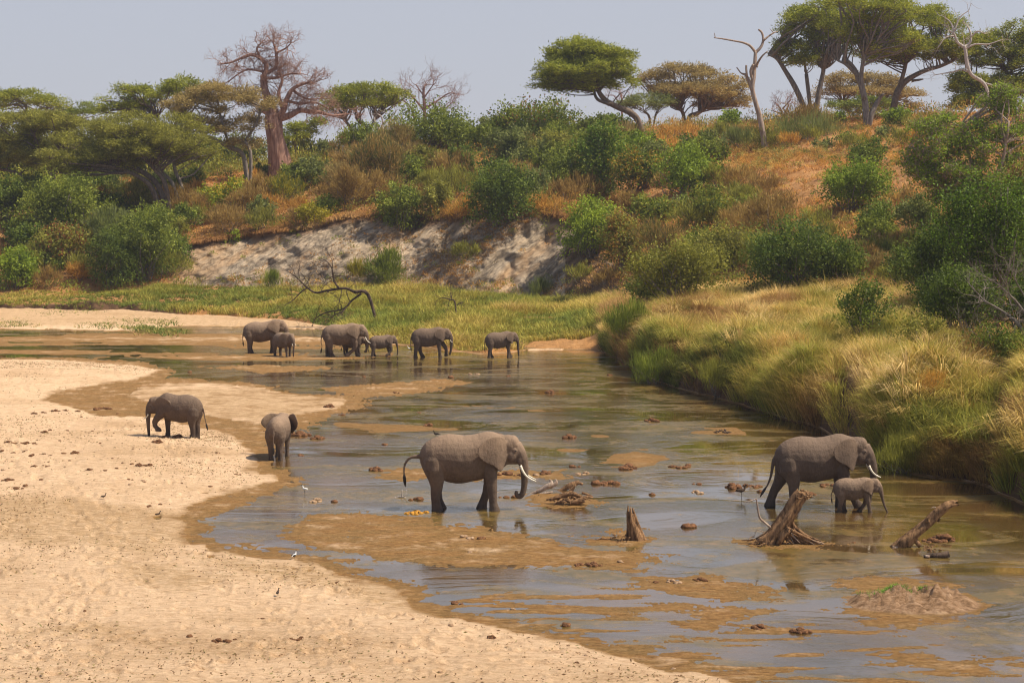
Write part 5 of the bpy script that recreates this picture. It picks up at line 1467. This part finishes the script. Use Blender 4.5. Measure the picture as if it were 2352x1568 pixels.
build_elephant("elephant", "dark elephant walking left over dung-strewn sand with one forefoot lifted", x, y, R(166), .735,
   [(-.05,.0,0),(-.02,.03,0),(-.10,-.02,0),(.22,.38,.42)], trunk=[(1.72,2.0,.20),(1.82,1.78,.19),(1.88,1.55,.165),(1.90,1.25,.13),(1.90,.95,.105),(1.89,.65,.09),(1.87,.35,.075),(1.86,.10,.06)],
   tail=[(-1.10,1.76,.08),(-1.24,1.62,.05),(-1.30,1.35,.038),(-1.36,1.05,.03),(-1.42,.80,.028)], tusk=.55, voxel=.026, ear=(.25,.25), skin=M_SKIND, head_yaw=R(18), z=.12, head_dz=-.25)
x, y = stand(640, 1058, .6)
build_elephant("elephant", "elephant seen from behind at the water's edge, ears spread and tail hanging", x, y, R(84), .69,
   [(0,.0,0),(.12,.0,0),(.0,.0,0),(-.2,.03,0)], tail=[(-1.12,1.78,.08),(-1.20,1.60,.06),(-1.23,1.30,.045),(-1.22,1.0,.035),(-1.20,.75,.03)],
   tusk=.5, voxel=.026, ear=(.50,.62), head_yaw=R(-6))
# far group, left to right
x, y = stand(597, 812, .3)
build_elephant("elephant", "adult elephant with raised head standing behind a younger one, first of the far line", x, y, R(6), .86,
   [(.0,.0,0),(.10,.0,0),(.10,.0,0),(-.18,.0,0)], tusk=.5, voxel=.036, head_dz=.30, ear=.15, tail=[(-1.10,1.72,.08),(-1.2,1.55,.05),(-1.24,1.2,.04),(-1.22,.9,.035)])
x, y = stand(648, 817, -.5)
build_elephant("elephant", "young elephant turned half towards us before the first adult of the far line", x, y, R(-48), .64,
   [(-.1,.0,0),(.12,.03,0),(.16,.0,0),(-.1,.0,0)], tusk=.45, voxel=.036, ear=.30, trunk=[(1.72,2.0,.20),(1.82,1.78,.19),(1.88,1.55,.165),(1.90,1.25,.13),(1.90,.95,.105),(1.89,.65,.09),(1.87,.35,.075),(1.84,.12,.06)])
x, y = stand(779, 820, .3)
build_elephant("elephant", "tusked adult elephant of the far line shielding a calf behind its head", x, y, R(2), .865,
   [(.28,.0,0),(-.12,-.03,0),(-.48,.38,.12),(.30,.0,0)], tusk=.9, voxel=.034, ear=.24, head_dz=.05, trunk=[(1.72,2.04,.20),(1.84,1.84,.195),(1.93,1.60,.175),(2.0,1.30,.145),(2.02,1.0,.12),(1.98,.70,.10),(1.93,.45,.085),(1.88,.30,.07)],
   tail=[(-1.10,1.72,.08),(-1.24,1.5,.05),(-1.28,1.1,.038),(-1.22,.85,.035),(-1.25,.6,.03)])
x, y = stand(806, 817, 1.0)
build_elephant("elephant", "dark calf half hidden behind the tusked adult of the far line", x, y, R(-12), .50,
   [(.0,.0,0),(.2,.05,0),(.25,.0,0),(-.25,.1,0)], tusk=0, voxel=.04, skin=M_SKIND, calf=True)
x, y = stand(872, 819, .2)
build_elephant("elephant", "smallest calf walking alone in the middle of the far line", x, y, R(22), .565,
   [(-.22,.0,0),(.28,.0,0),(-.30,.40,.15),(.26,.0,0)], tusk=0, voxel=.038, skin=M_SKIND, calf=True, ear=.1, trunk=[(1.72,2.0,.20),(1.84,1.80,.185),(1.93,1.58,.155),(1.99,1.30,.12),(2.05,1.0,.10),(2.08,.65,.08),(2.06,.35,.068),(2.0,.12,.06)])
x, y = stand(980, 821, .3)
build_elephant("elephant", "adult elephant of the far line stepping past a grassy point, one forefoot raised", x, y, R(3), .775,
   [(-.18,.0,0),(.42,.0,0),(.05,.0,0),(.55,.28,.15)], tusk=.4, voxel=.036, skin=M_SKIND, ear=.24, trunk=[(1.72,2.04,.20),(1.84,1.84,.19),(1.93,1.60,.165),(1.98,1.30,.14),(1.98,1.0,.115),(1.94,.70,.10),(1.88,.42,.085),(1.82,.22,.07)])
x, y = stand(1143, 821, .3)
build_elephant("elephant", "slim young elephant leading at the right end of the far line", x, y, R(20), .67,
   [(-.22,.0,0),(.25,.0,0),(-.05,.0,0),(.35,.0,0)], tusk=0, voxel=.036, skin=M_SKIND, ear=.24, trunk=[(1.72,2.04,.20),(1.84,1.84,.19),(1.93,1.60,.165),(1.98,1.30,.13),(2.0,1.0,.105),(2.02,.65,.09),(2.05,.35,.075),(2.05,.08,.065)])
# ------------------------------------------------------------------ driftwood, mounds, dung, birds
def local(px, py, Y, org): q = at(px, py, Y); return np.array([q.x - org[0], q.y - org[1], q.z - org[2]])
def snag(name, label, foot, cat, parts, mat, Yoff=0.):
    """parts: list of (part name, material, [ (list of (px,py,half width px,dY)), ...])"""
    o = onz(*foot); Y = o.y + Yoff; s = Y / FPX; org = (o.x, Y, 0.)
    root = empty(name, org); tag(root, label, cat)
    for pn, mt, tubes in parts:
        g = Geo()
        for ti, tb in enumerate(tubes):
            pts = [local(a, b, Y, org) + [0, dy, 0] for a, b, w, dy in tb]
            pp = smooth_path(pts, 4)
            rad = np.interp(np.linspace(0, 1, len(pp)), np.linspace(0, 1, len(tb)), [w * s for _, _, w, _ in tb])
            big = tb[0][2] > 6
            g.tube(pp, rad, 16 if big else 6, flute=.16 if big else .08, seed=ti * 1.7, jag=.10 if big else 0)
        g.build(pn, mt or mat, root)
    return root
rg = np.random.default_rng(5)
def mess(cx, cy, rx, ry, n, w, seed, ln=14, bias=(0, 0)):
    """roots or splinters fanning out, in picture units"""
    r_ = np.random.default_rng(seed); out = []
    for _ in range(n):
        a, b = cx + r_.uniform(-rx, rx), cy - abs(r_.normal()) * ry * .5
        t = r_.uniform(0, 6.28); L = ln * r_.uniform(.5, 1.3)
        dx, dy = math.cos(t) * L + bias[0], abs(math.sin(t)) * L * .55 + bias[1]
        dd = r_.uniform(-.5, .5)
        out.append([(a, b, w, dd), (a + dx * .5 + r_.normal() * 2, b + dy * .4, w * .8, dd + r_.uniform(-.1, .1)), (a + dx, min(b + dy, cy + 4), w * .4, dd + r_.uniform(-.2, .2))])
    return out
def roots(sx, sy, ex0, ex1, ey, n, w, seed, yj=5, dz=.3):
    r_ = np.random.default_rng(seed); out = []
    for i in range(n):
        t = (i + r_.uniform(-.4, .4)) / n; ex = ex0 + (ex1 - ex0) * t; a, b = sx + r_.normal() * 5, sy + r_.normal() * 7
        yy = ey + r_.normal() * yj; ww = w * r_.uniform(.4, 1.5); dd = r_.uniform(-dz, dz * .3)
        out.append([(a, b, ww, 0), (a + (ex - a) * .45 + r_.normal() * 4, b + (yy - b) * .55 + r_.normal() * 3, ww * .8, dd * .6), (ex, yy, ww * .35, dd)])
    return out
snag("tree_stump", "weathered upright stump standing alone in mid river", (1462,1240), "tree stump",
  [("trunk", M_DRIFT, [[(1460,1252,22,0),(1459,1232,17,0),(1455,1210,12,0),(1451,1190,9.5,0),(1449,1176,6,0)],[(1486,1250,6,.0),(1474,1228,6,.0),(1462,1198,5,.0),(1456,1178,3.5,0),(1453,1166,1.5,0)],[(1441,1248,6,-.1),(1443,1215,5,-.1),(1442,1180,4,-.05),(1443,1161,1.6,0)],[(1450,1200,5,-.1),(1448,1178,4,-.1),(1448,1163,1.4,-.1)],[(1468,1250,7,-.15),(1460,1222,6,-.15),(1452,1195,4,-.1)]]),
   ("root", M_DRIFT, mess(1425,1240,22,12,26,1.6,1,13) + mess(1385,1243,22,5,10,1.3,2,12) + [[(1404,1240,2.5,0),(1385,1236,2,0),(1365,1240,1.4,0),(1352,1241,.7,0)]])], M_DRIFT)
snag("tree_stump", "big dark stump leaning right with splayed roots, in front of the mother and calf", (1790,1248), "tree stump",
  [("trunk", M_DRIFT, [[(1755,1256,25,0),(1778,1232,21,0),(1800,1200,19,0),(1818,1170,17,0),(1836,1140,15.5,0),(1842,1130,13,0)],[(1808,1212,8,-.2),(1795,1225,9,-.25),(1786,1242,5,-.3)]]),
   ("broken_top", M_DRIFT, mess(1843,1142,16,12,36,2.8,4,8, (0,-3))),
   ("root", M_DEAD, roots(1815,1210,1822,1898,1246,14,2.0,33)), ("root", M_DRIFT, roots(1812,1205,1815,1893,1247,26,3.0,3) + roots(1806,1222,1800,1905,1250,22,1.8,31) + mess(1745,1250,20,14,34,1.4,5,17,(-4,0)) + [[(1800,1208,6,-.2),(1830,1222,4,-.2),(1865,1238,2.5,-.2),(1890,1246,1.2,-.2)],[(1872,1243,1.5,-.2),(1890,1248,1.2,-.2),(1912,1246,.8,-.2)]]),
   ("branch", M_DEAD, [[(1771,1212,3.2,0),(1757,1200,2.8,0),(1745,1188,2.4,0),(1741,1170,2.2,0),(1738,1152,1.8,0),(1738,1145,1.6,0)],[(1738,1145,1.6,0),(1724,1150,1.3,0),(1708,1153,.8,0)],[(1742,1172,1.5,0),(1737,1167,.7,0)],[(1760,1225,1,.1),(1740,1218,.8,.1),(1733,1235,.5,.1)]])], M_DRIFT)
snag("driftwood_log", "pale knotted log slanting out of the water at right", (2085,1255), "log",
  [("trunk", M_DRIFT, [[(2048,1262,8,0),(2076,1246,15,0),(2105,1222,12.5,0),(2130,1200,11,0),(2150,1180,11,0),(2168,1165,10.5,0),(2185,1157,8,0),(2197,1155,6,0)],[(2072,1240,5,.1),(2100,1240,7,.0),(2112,1252,5,-.1)],[(2130,1198,6,-.1),(2128,1186,4,-.1)],[(2150,1190,6,.1),(2160,1196,4.5,.1)]]),
   ("branch_stub", M_DEAD, [[(2060,1256,4,-.1),(2048,1254,1.6,-.1)],[(2156,1172,2,0),(2146,1164,1.6,0),(2138,1167,.8,0)]])], M_DRIFT)
snag("driftwood_log", "short black log floating below the slanting log", (2150,1280), "log",
  [("trunk", M_DARKW, [[(2122,1278,4,0),(2135,1276,6,0),(2155,1275,7,0),(2172,1273,7.5,0),(2180,1271,7,0)]]), ("pale_end", M_DEAD, [[(2124,1275,3,-.05),(2133,1277,4,-.1)]])], M_DARKW)
snag("root_clump", "dark wet root lump between the slanting log and the dung heap", (2140,1263), "driftwood",
  [("root", M_DRIFT, mess(2142,1262,14,5,14,2.2,8,10))], M_DRIFT)
snag("driftwood_log", "pale split plank of wood right of the curled trunk", (1240,1132), "driftwood",
  [("trunk", M_DEAD, [[(1214,1136,2,0),(1238,1127,5,0),(1258,1116,7.5,0),(1266,1108,5,0),(1262,1100,1.5,0)],[(1250,1122,4,.1),(1266,1117,6,.1),(1277,1109,5,.1),(1276,1100,1.2,.1)],[(1222,1138,3,-.1),(1250,1132,3.5,-.1),(1270,1128,1.5,-.1)]])], M_DEAD)
snag("driftwood_log", "orange-brown driftwood slab behind the bleached root tangle", (1300,1130), "driftwood",
  [("trunk", M_DRIFT, [[(1268,1138,3,.4),(1290,1130,5,.4),(1312,1118,8,.4),(1332,1110,5,.4)],[(1310,1118,4,.45),(1325,1112,5,.45),(1340,1116,3,.45)]])], M_DRIFT)
snag("root_clump", "bleached root tangle lying in the shallows right of the large elephant", (1318,1158), "driftwood",
  [("root", M_DRIFT, [[(1262,1148,3,0),(1285,1140,5.5,0),(1312,1133,7,0),(1337,1141,3,0)],[(1290,1152,3,.1),(1310,1130,6,.1),(1322,1113,2.5,.1)],[(1308,1154,4,-.2),(1330,1147,6.5,-.2),(1346,1139,4,-.2),(1362,1140,1.2,-.2)],[(1274,1154,2.5,-.1),(1300,1147,5,-.1),(1326,1156,3,-.1)],[(1255,1150,2,.2),(1275,1145,3.5,.2),(1290,1150,2,.2)]] + mess(1308,1150,36,12,34,1.6,9,20) + [[(1336,1130,3,-.1),(1350,1134,2.4,-.1),(1362,1139,1,-.1)],[(1325,1155,6,0),(1340,1146,5,0),(1352,1138,2,0)]])], M_DEAD)
snag("twig", "white antler-like twig behind the large elephant's heels", (926,1142), "twig",
  [("branch", M_WHITE, [[(905,1143,1.2,0),(920,1140,1.8,0),(934,1143,1,0)],[(922,1140,1.6,0),(924,1130,1.2,0),(923,1124,.7,0)],[(926,1141,1.6,0),(933,1134,1.2,0),(934,1125,.7,0)]])], M_WHITE)
snag("driftwood_log", "dark bark scraps stranded in shallow water near the grassy bank", (1655,992), "driftwood",
  [("branch", M_DARKW, mess(1657,992,14,5,14,2.0,12,10))], M_DARKW)
# fallen tree on the far grass
def far_branch(label, Y, limbs, seed, lev=2):
    limbs = [[(a, b, w * .68) for a, b, w in l] for l in limbs]
    return bare_tree("fallen_branch", label, Y, limbs, M_DARKW, lev=lev, tw=(1.0, .035), kids=3, seed=seed, cat="fallen branch", every=3, gnarl=.22, base=(limbs[0][0][0], limbs[0][0][1]))
far_branch("fallen dead tree sprawling over the far grass above the elephants", 148,
  [[(868,686,5),(845,676,6),(815,670,5.5),(795,662,4.5),(772,664,4),(748,668,4),(725,672,3.5),(705,660,3),(690,645,2.5),(675,632,1.6),(658,622,.9)],
   [(780,663,4),(770,650,3),(765,635,2.6),(762,615,2.2),(750,600,1.4),(738,594,.8)],[(705,661,2.4),(690,672,2),(672,690,1.6),(655,700,.8)],
   [(830,674,4),(808,690,3.6),(795,705,3),(780,712,2.6),(755,716,2.4),(735,724,2),(722,735,1.4),(716,755,1),(706,768,.6)],[(805,692,2.6),(790,712,2),(770,722,1.5),(760,728,1)],[(765,635,1.6),(748,640,1.2),(735,630,.8)]], 41)
far_branch("small dark dead branch in the reed grass right of the fallen tree", 150,
  [[(1050,706,3),(1045,695,2.6),(1035,688,2.2),(1020,684,1.8),(1008,686,1)],[(1038,689,1.6),(1036,675,1),(1036,668,.6)],[(1050,700,1.6),(1062,693,1)]], 42, 1)

# termite mound
tm = G(2012, 566); g = Geo(); g.lump((0, 0, .35), (.34, .34, .75), 3, .16, 12, 9); g.lump((-.14, 0, .95), (.18, .18, .5), 5, .2, 10, 8); g.lump((.18,.1,.3),(.24,.24,.5),7,.2)
M_TERM = plain("termite_earth", (.34, .20, .15), (.55, .38, .31), 7, .95, .7)
o = g.build("termite_mound", M_TERM, None, (0, 0, 0)); o.location = tm; o.scale = (1.25, 1.25, 1.1); tag(o, "small pinkish termite mound on the dry slope behind the big dark bush", "termite mound")

# dung and clods ------------------------------------------------
def dung_mesh(seed, n, spread, r, kind='ball', mat=M_DUNG):
    g = Geo(); rr = random.Random(seed)
    for i in range(n):
        a = rr.uniform(0, 6.28); d = spread * math.sqrt(rr.random())
        s_ = r * rr.uniform(.6, 1.15)
        zz = s_ * .45 + (r * .75 if (d < spread * .35 and n > 5) else 0) * rr.random()
        g.lump((math.cos(a) * d, math.sin(a) * d * .7, zz), (s_, s_ * rr.uniform(.8, 1.1), s_ * rr.uniform(.55, .9)), seed * 31 + i, .16, 10, 7)
    V = np.concatenate(g.V)
    return mesh_np('dung', V, g.F, mat, smooth=True)
DM_ = {'one': dung_mesh(1, 1, 0, .12), 'two': dung_mesh(2, 3, .16, .11), 'few': dung_mesh(3, 6, .27, .12), 'heap': dung_mesh(4, 14, .36, .14), 'row': dung_mesh(5, 9, .42, .12)}
DY_ = dung_mesh(6, 30, .42, .08, mat=M_DUNGY)
ST_ = {'one': dung_mesh(7, 2, .12, .13, mat=M_STONE), 'few': dung_mesh(8, 7, .3, .11, mat=M_STONE)}
def drop(name, label, px, py, mesh, sc=1.0, cat="dung", group=None, rot=None):
    p = onz(px, py, 0.0)
    for _ in range(4):
        z = max(-.01, ground_z(p.x, p.y)); p = onz(px, py, z)
    o = link(name, mesh, None, (p.x, p.y, z - .02)); o.scale = (sc * .92, sc * .92, sc * .72)
    o.rotation_euler = (0, 0, (px * 1.7 + py) % 6.28 if rot is None else rot)
    return tag(o, label, cat, group)
NAMED = [
 ("yellow-orange fresh dung heap behind the large elephant's hind foot",957,1178,'Y',1.0),
 ("reddish dung pile left of the large elephant's hind foot",956,1148,'two',1.3),
 ("dung balls under the large elephant's ear, beside its foreleg",1160,1090,'two',1.5),
 ("small dung pile between the large elephant's foreleg and trunk",1192,1092,'two',1.0),
 ("brown dung clump above the tip of the large elephant's tusk",1252,1088,'few',1.0),
 ("pale clod beside the large elephant's tusk tip",1230,1092,'s',1.0),
 ("dung lump at the tip of the curled trunk",1182,1143,'one',1.1),
 ("dung lumps between the large elephant's forefoot and trunk",1158,1143,'two',1.0),
 ("leftmost of a row of upright dung lumps in mid river",1368,1112,'one',1.6),
 ("largest of the row of upright dung lumps in mid river",1388,1112,'two',1.3),
 ("round lump third in the row of upright dung lumps",1402,1110,'one',1.3),
 ("small lump ending the row of upright dung lumps",1415,1112,'one',1.3),
 ("loose reddish dung heap above the row of lumps",1442,1076,'heap',1.1),
 ("low dung pile above the bleached root tangle",1320,1072,'two',1.1),
 ("pale clods above the orange driftwood slab",1335,1088,'sf',1.0),
 ("long flat dung row in mid river right of the loose heap",1565,1073,'row',1.1),
 ("reddish dung pile in the upper bend near the algae",1497,968,'few',1.3),
 ("small dung pile in the far water left of the bend",1264,902,'few',1.2),
 ("dung pile above the large elephant's head",1308,1005,'few',1.2),
 ("flat dung pile above the large elephant's rump",983,977,'two',1.3),
 ("small red dung lump on the algae above the rump's dung",962,948,'two',.8),
 ("dung lump left above the large elephant's back",882,1021,'two',1.0),
 ("dung heap in the shallows left of the large elephant's tail",864,1080,'few',1.1),
 ("wide dung heap in the shallows right of the rear-view elephant",690,1000,'few',1.5),
 ("dung pile right of the wide heap by the rear-view elephant",730,1008,'few',1.2),
 ("dark dung lump beside the rear-view elephant's feet",692,1046,'two',.9),
 ("dark dung row on the brown flat behind the walking elephant",234,940,'row',1.1),
 ("dung pile at the tip of the brown flat's right end",757,935,'few',1.2),
 ("flat reddish pile on the wet edge above the river curve",785,954,'two',1.1),
 ("dung piece on the orange sand tongue",910,902,'two',1.0),
 ("round dung ball on the water edge below the far line",1035,868,'one',1.6),
 ("pale clods in the water below the slim young elephant",1090,860,'sf',1.1),
 ("dung lump right below the slim young elephant",1168,864,'two',1.0),
 ("dung pile near the grassy point of the far bank",1400,862,'two',1.2),
 ("dung ball below the first far elephants",836,866,'one',1.0),
 ("pale round clod in the water left of the far line",436,856,'one',1.3),
 ("square dark dung lump left of the leaning stump",1583,1210,'two',1.6),
 ("dung balls left of the dark wading bird",1684,1120,'few',1.3),
 ("low dung pile right of the dark wading bird",1728,1118,'row',.9),
 ("small round dung ball below the leaning stump's branch",1746,1130,'one',1.0),
 ("small dung piece between the row of lumps and the leaning stump",1601,1112,'two',.9),
 ("tiny dung lump in the grey water above the upright stump",1498,1137,'one',1.0),
 ("dung pile seen under the mother elephant's belly",1900,1116,'row',.9),
 ("dung pieces right of the leaning stump's top",1866,1135,'two',1.0),
 ("big orange-brown dung heap right of the slanting log",2168,1240,'heap',1.15),
 ("dung lumps joined to the left of the big dung heap",2140,1244,'few',1.0),
 ("two tiny lumps in the reflections left of the slanting log",1958,1247,'two',.6),
 ("dung under the walking elephant's trunk tip",362,1016,'few',1.0),
 ("dung pile between the walking elephant's legs",378,1005,'two',1.3),
 ("wide flat dung pile under the walking elephant's belly",410,1004,'few',1.0),
 ("pale rounded clod beside the white wading bird",722,1151,'sf',1.1),
 ("small brown clod right of the pale one near the white bird",768,1153,'one',1.0),
 ("white bone-like clods in the water left of the dark wading bird",1604,1131,'sf',1.0),
 ("clod row on the brown mud flat below the large elephant",1072,1235,'sf',.9),
 ("brown clod on the mud flat below the curled trunk",1106,1236,'two',.9),
 ("small pale pebble on the middle of the mud flat",1078,1268,'s',.6),
 ("dark clod on the right end of the mud flat",1330,1298,'two',.9),
 ("clod group on the right end of the mud flat",1364,1298,'few',.8),
 ("pale stone on the right end of the mud flat",1424,1290,'s',.7),
 ("dark clod on the strip below the upright stump",1502,1337,'two',.7),
 ("white lumpy clod on the strip below the upright stump",1550,1336,'sf',.9),
 ("reddish clod right of the white lumpy one",1608,1332,'few',.7),
 ("pale brown clod on the lower algae streaks",1744,1442,'few',.8),
 ("reddish clod right of the pale brown one on the algae streaks",1840,1450,'few',.8),
 ("dark clod by the lower sandbank's edge",1300,1437,'one',1.0),
 ("clod on the lower sandbank edge below the mud flat",1050,1386,'two',.9),
]
for lab, px, py, k, sc in NAMED:
    me = DY_ if k == 'Y' else ST_['one'] if k == 's' else ST_['few'] if k == 'sf' else DM_[k]
    drop("clod" if k in ('s', 'sf') else "dung_pile", lab, px, py, me, sc, "clod" if k in ('s', 'sf') else "dung")
# droppings on the dry sand
SAND = [(78,950,'few',1.0),(98,948,'few',.9),(128,944,'few',1.1),(150,943,'few',.9),(178,945,'few',.9),(185,957,'two',.9),(270,950,'one',.9),(18,1016,'few',1.0),(40,1018,'row',.9),(62,1018,'few',1.0),(80,1019,'two',1.2),(102,993,'few',1.1),(50,984,'two',.8),(115,988,'one',1.1),(5,1036,'one',1.2),(30,1040,'two',1.0),(58,1036,'two',1.0),(75,1046,'few',.9),(98,1043,'two',1.0),(115,1046,'two',.8),(146,1041,'two',1.1),(172,1040,'few',1.1),(155,989,'one',.9),(212,990,'one',.8),(8,1080,'s',1.0),(78,1071,'few',.8),(112,1061,'one',.8),(160,1058,'one',.8),(105,1070,'row',.7),(150,1072,'s',.7),(205,1079,'few',.9),(238,1081,'two',1.0),(268,1076,'one',1.0),(282,1063,'one',.8),(302,1065,'two',.9),(258,1053,'one',.8),(330,1068,'row',1.2),(412,1063,'one',.8),(457,1063,'one',.8),(18,1103,'few',1.1),(42,1122,'two',1.4),(58,1116,'one',1.3),(95,1102,'one',1.0),(298,1101,'two',1.0),(328,1106,'s',1.3),(298,1113,'s',.9),(200,1111,'s',.8),(482,1117,'two',1.0),(545,1090,'two',1.1),(418,1110,'one',.7),(342,1163,'two',1.1),(368,1158,'one',.9),(470,1038,'s',.8),(608,990,'two',.8),(500,1040,'two',.9),(528,1030,'two',.7),(180,1415,'two',.8),(196,1403,'one',.9),(435,1461,'one',1.0),(500,1472,'few',.9),(520,1473,'few',.8),(540,1468,'one',.7),(600,1420,'two',.7),(640,1420,'one',.7),(680,1466,'row',.7),(1028,1546,'few',.8),(1010,1542,'s',.6),(1130,1463,'few',.7),(950,1420,'s',.6),(1035,1436,'s',.9),(458,1324,'two',.6),(380,1320,'s',.5),(775,1337,'two',.7),(1325,1521,'one',.7),(1345,1505,'s',.7),(1545,1535,'s',.7),(1170,1400,'sf',.8),(140,1012,'two',.9),(230,1018,'one',.8),(262,1028,'two',.7),(305,1032,'one',.7),(25,1060,'two',.8)]
MARKS = [("the walking elephant",418,1000),("the rear-view elephant",640,1050),("the left edge",0,1040),("the brown flat",300,930),("the lower edge",620,1500),("the river curve",560,1130),("the sandbank point",1150,1420)]
def near_mark(px, py):
    return min(MARKS, key=lambda m: math.hypot(px - m[1], (py - m[2]) * 1.6))
SIZE = {'one':'single brown dung ball','two':'small cluster of brown dung balls','few':'scattered brown dung pile','row':'drawn-out brown dung streak','s':'pale sand clod','sf':'group of pale sand clods','heap':'large brown dung heap'}
seen = {}; ent = []
for px, py, k, sc in SAND:
    mk = near_mark(px, py)
    dx, dy = px - mk[1], (py - mk[2]) * 1.6
    side = ("below" if dy > 0 else "above") if abs(dy) > abs(dx) else ("right of" if dx > 0 else "left of")
    if mk[0] in ("the left edge",): side = "towards"
    ent.append([px, py, k, sc, f"{SIZE[k]} on sand {side} {mk[0]}"])
for e in ent: seen.setdefault(e[4], []).append(e)
ORD = ["first","second","third","fourth","fifth","sixth","seventh","eighth","ninth","tenth"]
for lab, es in seen.items():
    es.sort(key=lambda e: e[0])
    for i, e in enumerate(es):
        l = (lab if len(es) == 1 else f"{ORD[i]} {lab} from left").replace("brown dung balls", "dung balls").replace("scattered brown", "scattered").replace("drawn-out brown", "drawn-out")
        me = ST_['one'] if e[2] == 's' else ST_['few'] if e[2] == 'sf' else DM_[e[2]]
        drop("clod" if e[2] in ('s', 'sf') else "dung_pile", l, e[0], e[1], me, e[3] * .66, "clod" if e[2] in ('s', 'sf') else "dung", "droppings and clods strewn on the dry sand")

# birds ---------------------------------------------------------
def bird(label, px, py, s, yaw, body, wing, head, legs=.5, beak=.5, pos=None, tail=.5, neck=.25):
    if pos is None:
        p = onz(px, py, 0.)
        for _ in range(4):
            z = max(0, ground_z(p.x, p.y)); p = onz(px, py, z)
        pos = (p.x, p.y, z)
    root = empty("bird", pos); root.rotation_euler = (0, 0, yaw); root.scale = (s,) * 3; tag(root, label, "bird")
    z0 = legs
    g = Geo()
    pp = [(-.42 - tail * .3, 0, z0 + .10), (-.30, 0, z0 + .14), (-.10, 0, z0 + .17), (.12, 0, z0 + .22), (.26, 0, z0 + .32), (.33, 0, z0 + .32 + neck), (.37, 0, z0 + .40 + neck)]
    g.tube(smooth_path(pp, 3), np.interp(np.linspace(0, 1, 19), np.linspace(0, 1, 7), [.02, .09, .17, .16, .10, .06, .05]), 10)
    g.build("body", body, root)
    g = Geo(); g.lump((.40, 0, z0 + .44 + neck), (.10, .08, .08), amp=0); g.build("head", head, root)
    g = Geo(); g.tube([(.47, 0, z0 + .43 + neck), (.55 + beak * .25, 0, z0 + .40 + neck)], [.025, .006], 5); g.build("beak", M_BBLACK, root)
    for ys in (-1, 1):
        g = Geo(); g.lump((-.14, ys * .13, z0 + .19), (.34, .05, .12), amp=0); g.build("wing", wing, root)
        g = Geo(); g.tube([(0, ys * .06, z0 + .1), (.02, ys * .06, z0 * .5), (0, ys * .06, 0), (.09, ys * .06, 0)], [.02, .014, .014, .01], 5); g.build("leg", M_BBLACK, root)
    return root
bird("white long-legged wading bird in the shallows left of the large elephant", 700, 1138, .24, R(150), M_BWHITE, M_BWHITE, M_BBLACK, .75, .6)
bird("black and white bird on the sand edge beside the lower curve", 676, 1283, .22, R(60), M_BWHITE, M_BBLACK, M_BBLACK, .25, .4)
bird("dark brown wading bird beside the dung balls left of the leaning stump", 1703, 1146, .36, R(0), M_BBROWN, M_BBROWN, M_BBROWN, .6, .6)
bird("small dark bird on the sand below the river curve, alone near mid sandbank", 638, 1368, .17, R(80), M_BBROWN, M_BBLACK, M_BBROWN, .3, .3)
bird("small brown bird on the sand above the wet margin", 363, 1186, .18, R(20), M_BBROWN, M_BBROWN, M_BBLACK, .25, .3)
bird("small brown bird hopping on the sand among the droppings", 238, 1145, .18, R(10), M_BBROWN, M_BBROWN, M_BBROWN, .25, .3)
bird("white bird resting on the far mud bank between two far elephants", 940, 803, .27, R(170), M_BWHITE, M_BWHITE, M_BWHITE, .15, .5)
ox = onz(1055, 1173); bird("tiny dark bird perched on the large elephant's rump", 0, 0, .20, R(200), M_BBLACK, M_BBLACK, M_BBROWN, .12, .3, pos=(ox.x - .72, ox.y + .3, 2.28), tail=1.2)
# ------------------------------------------------------------------ dusty air
hm_, nt, b = new_mat("dusty_air"); nt.nodes.remove(b)
pv = N(nt, "ShaderNodeVolumePrincipled"); pv.inputs['Color'].default_value = (.80, .84, 1.0, 1)
pv.inputs['Density'].default_value = .00017; pv.inputs['Anisotropy'].default_value = 0.1
nt.links.new(pv.outputs[0], nt.nodes['Material Output'].inputs['Volume'])
bx0, bx1, by0, by1, bz0, bz1 = -900, 900, -60, 1500, -12, 75
Vh = [(bx0,by0,bz0),(bx1,by0,bz0),(bx1,by1,bz0),(bx0,by1,bz0),(bx0,by0,bz1),(bx1,by0,bz1),(bx1,by1,bz1),(bx0,by1,bz1)]
Fh = [(0,3,2,1),(4,5,6,7),(0,1,5,4),(1,2,6,5),(2,3,7,6),(3,0,4,7)]
tag(link("haze", mesh_np("haze", Vh, Fh, hm_)), "thin dusty haze over the river valley", kind="stuff")
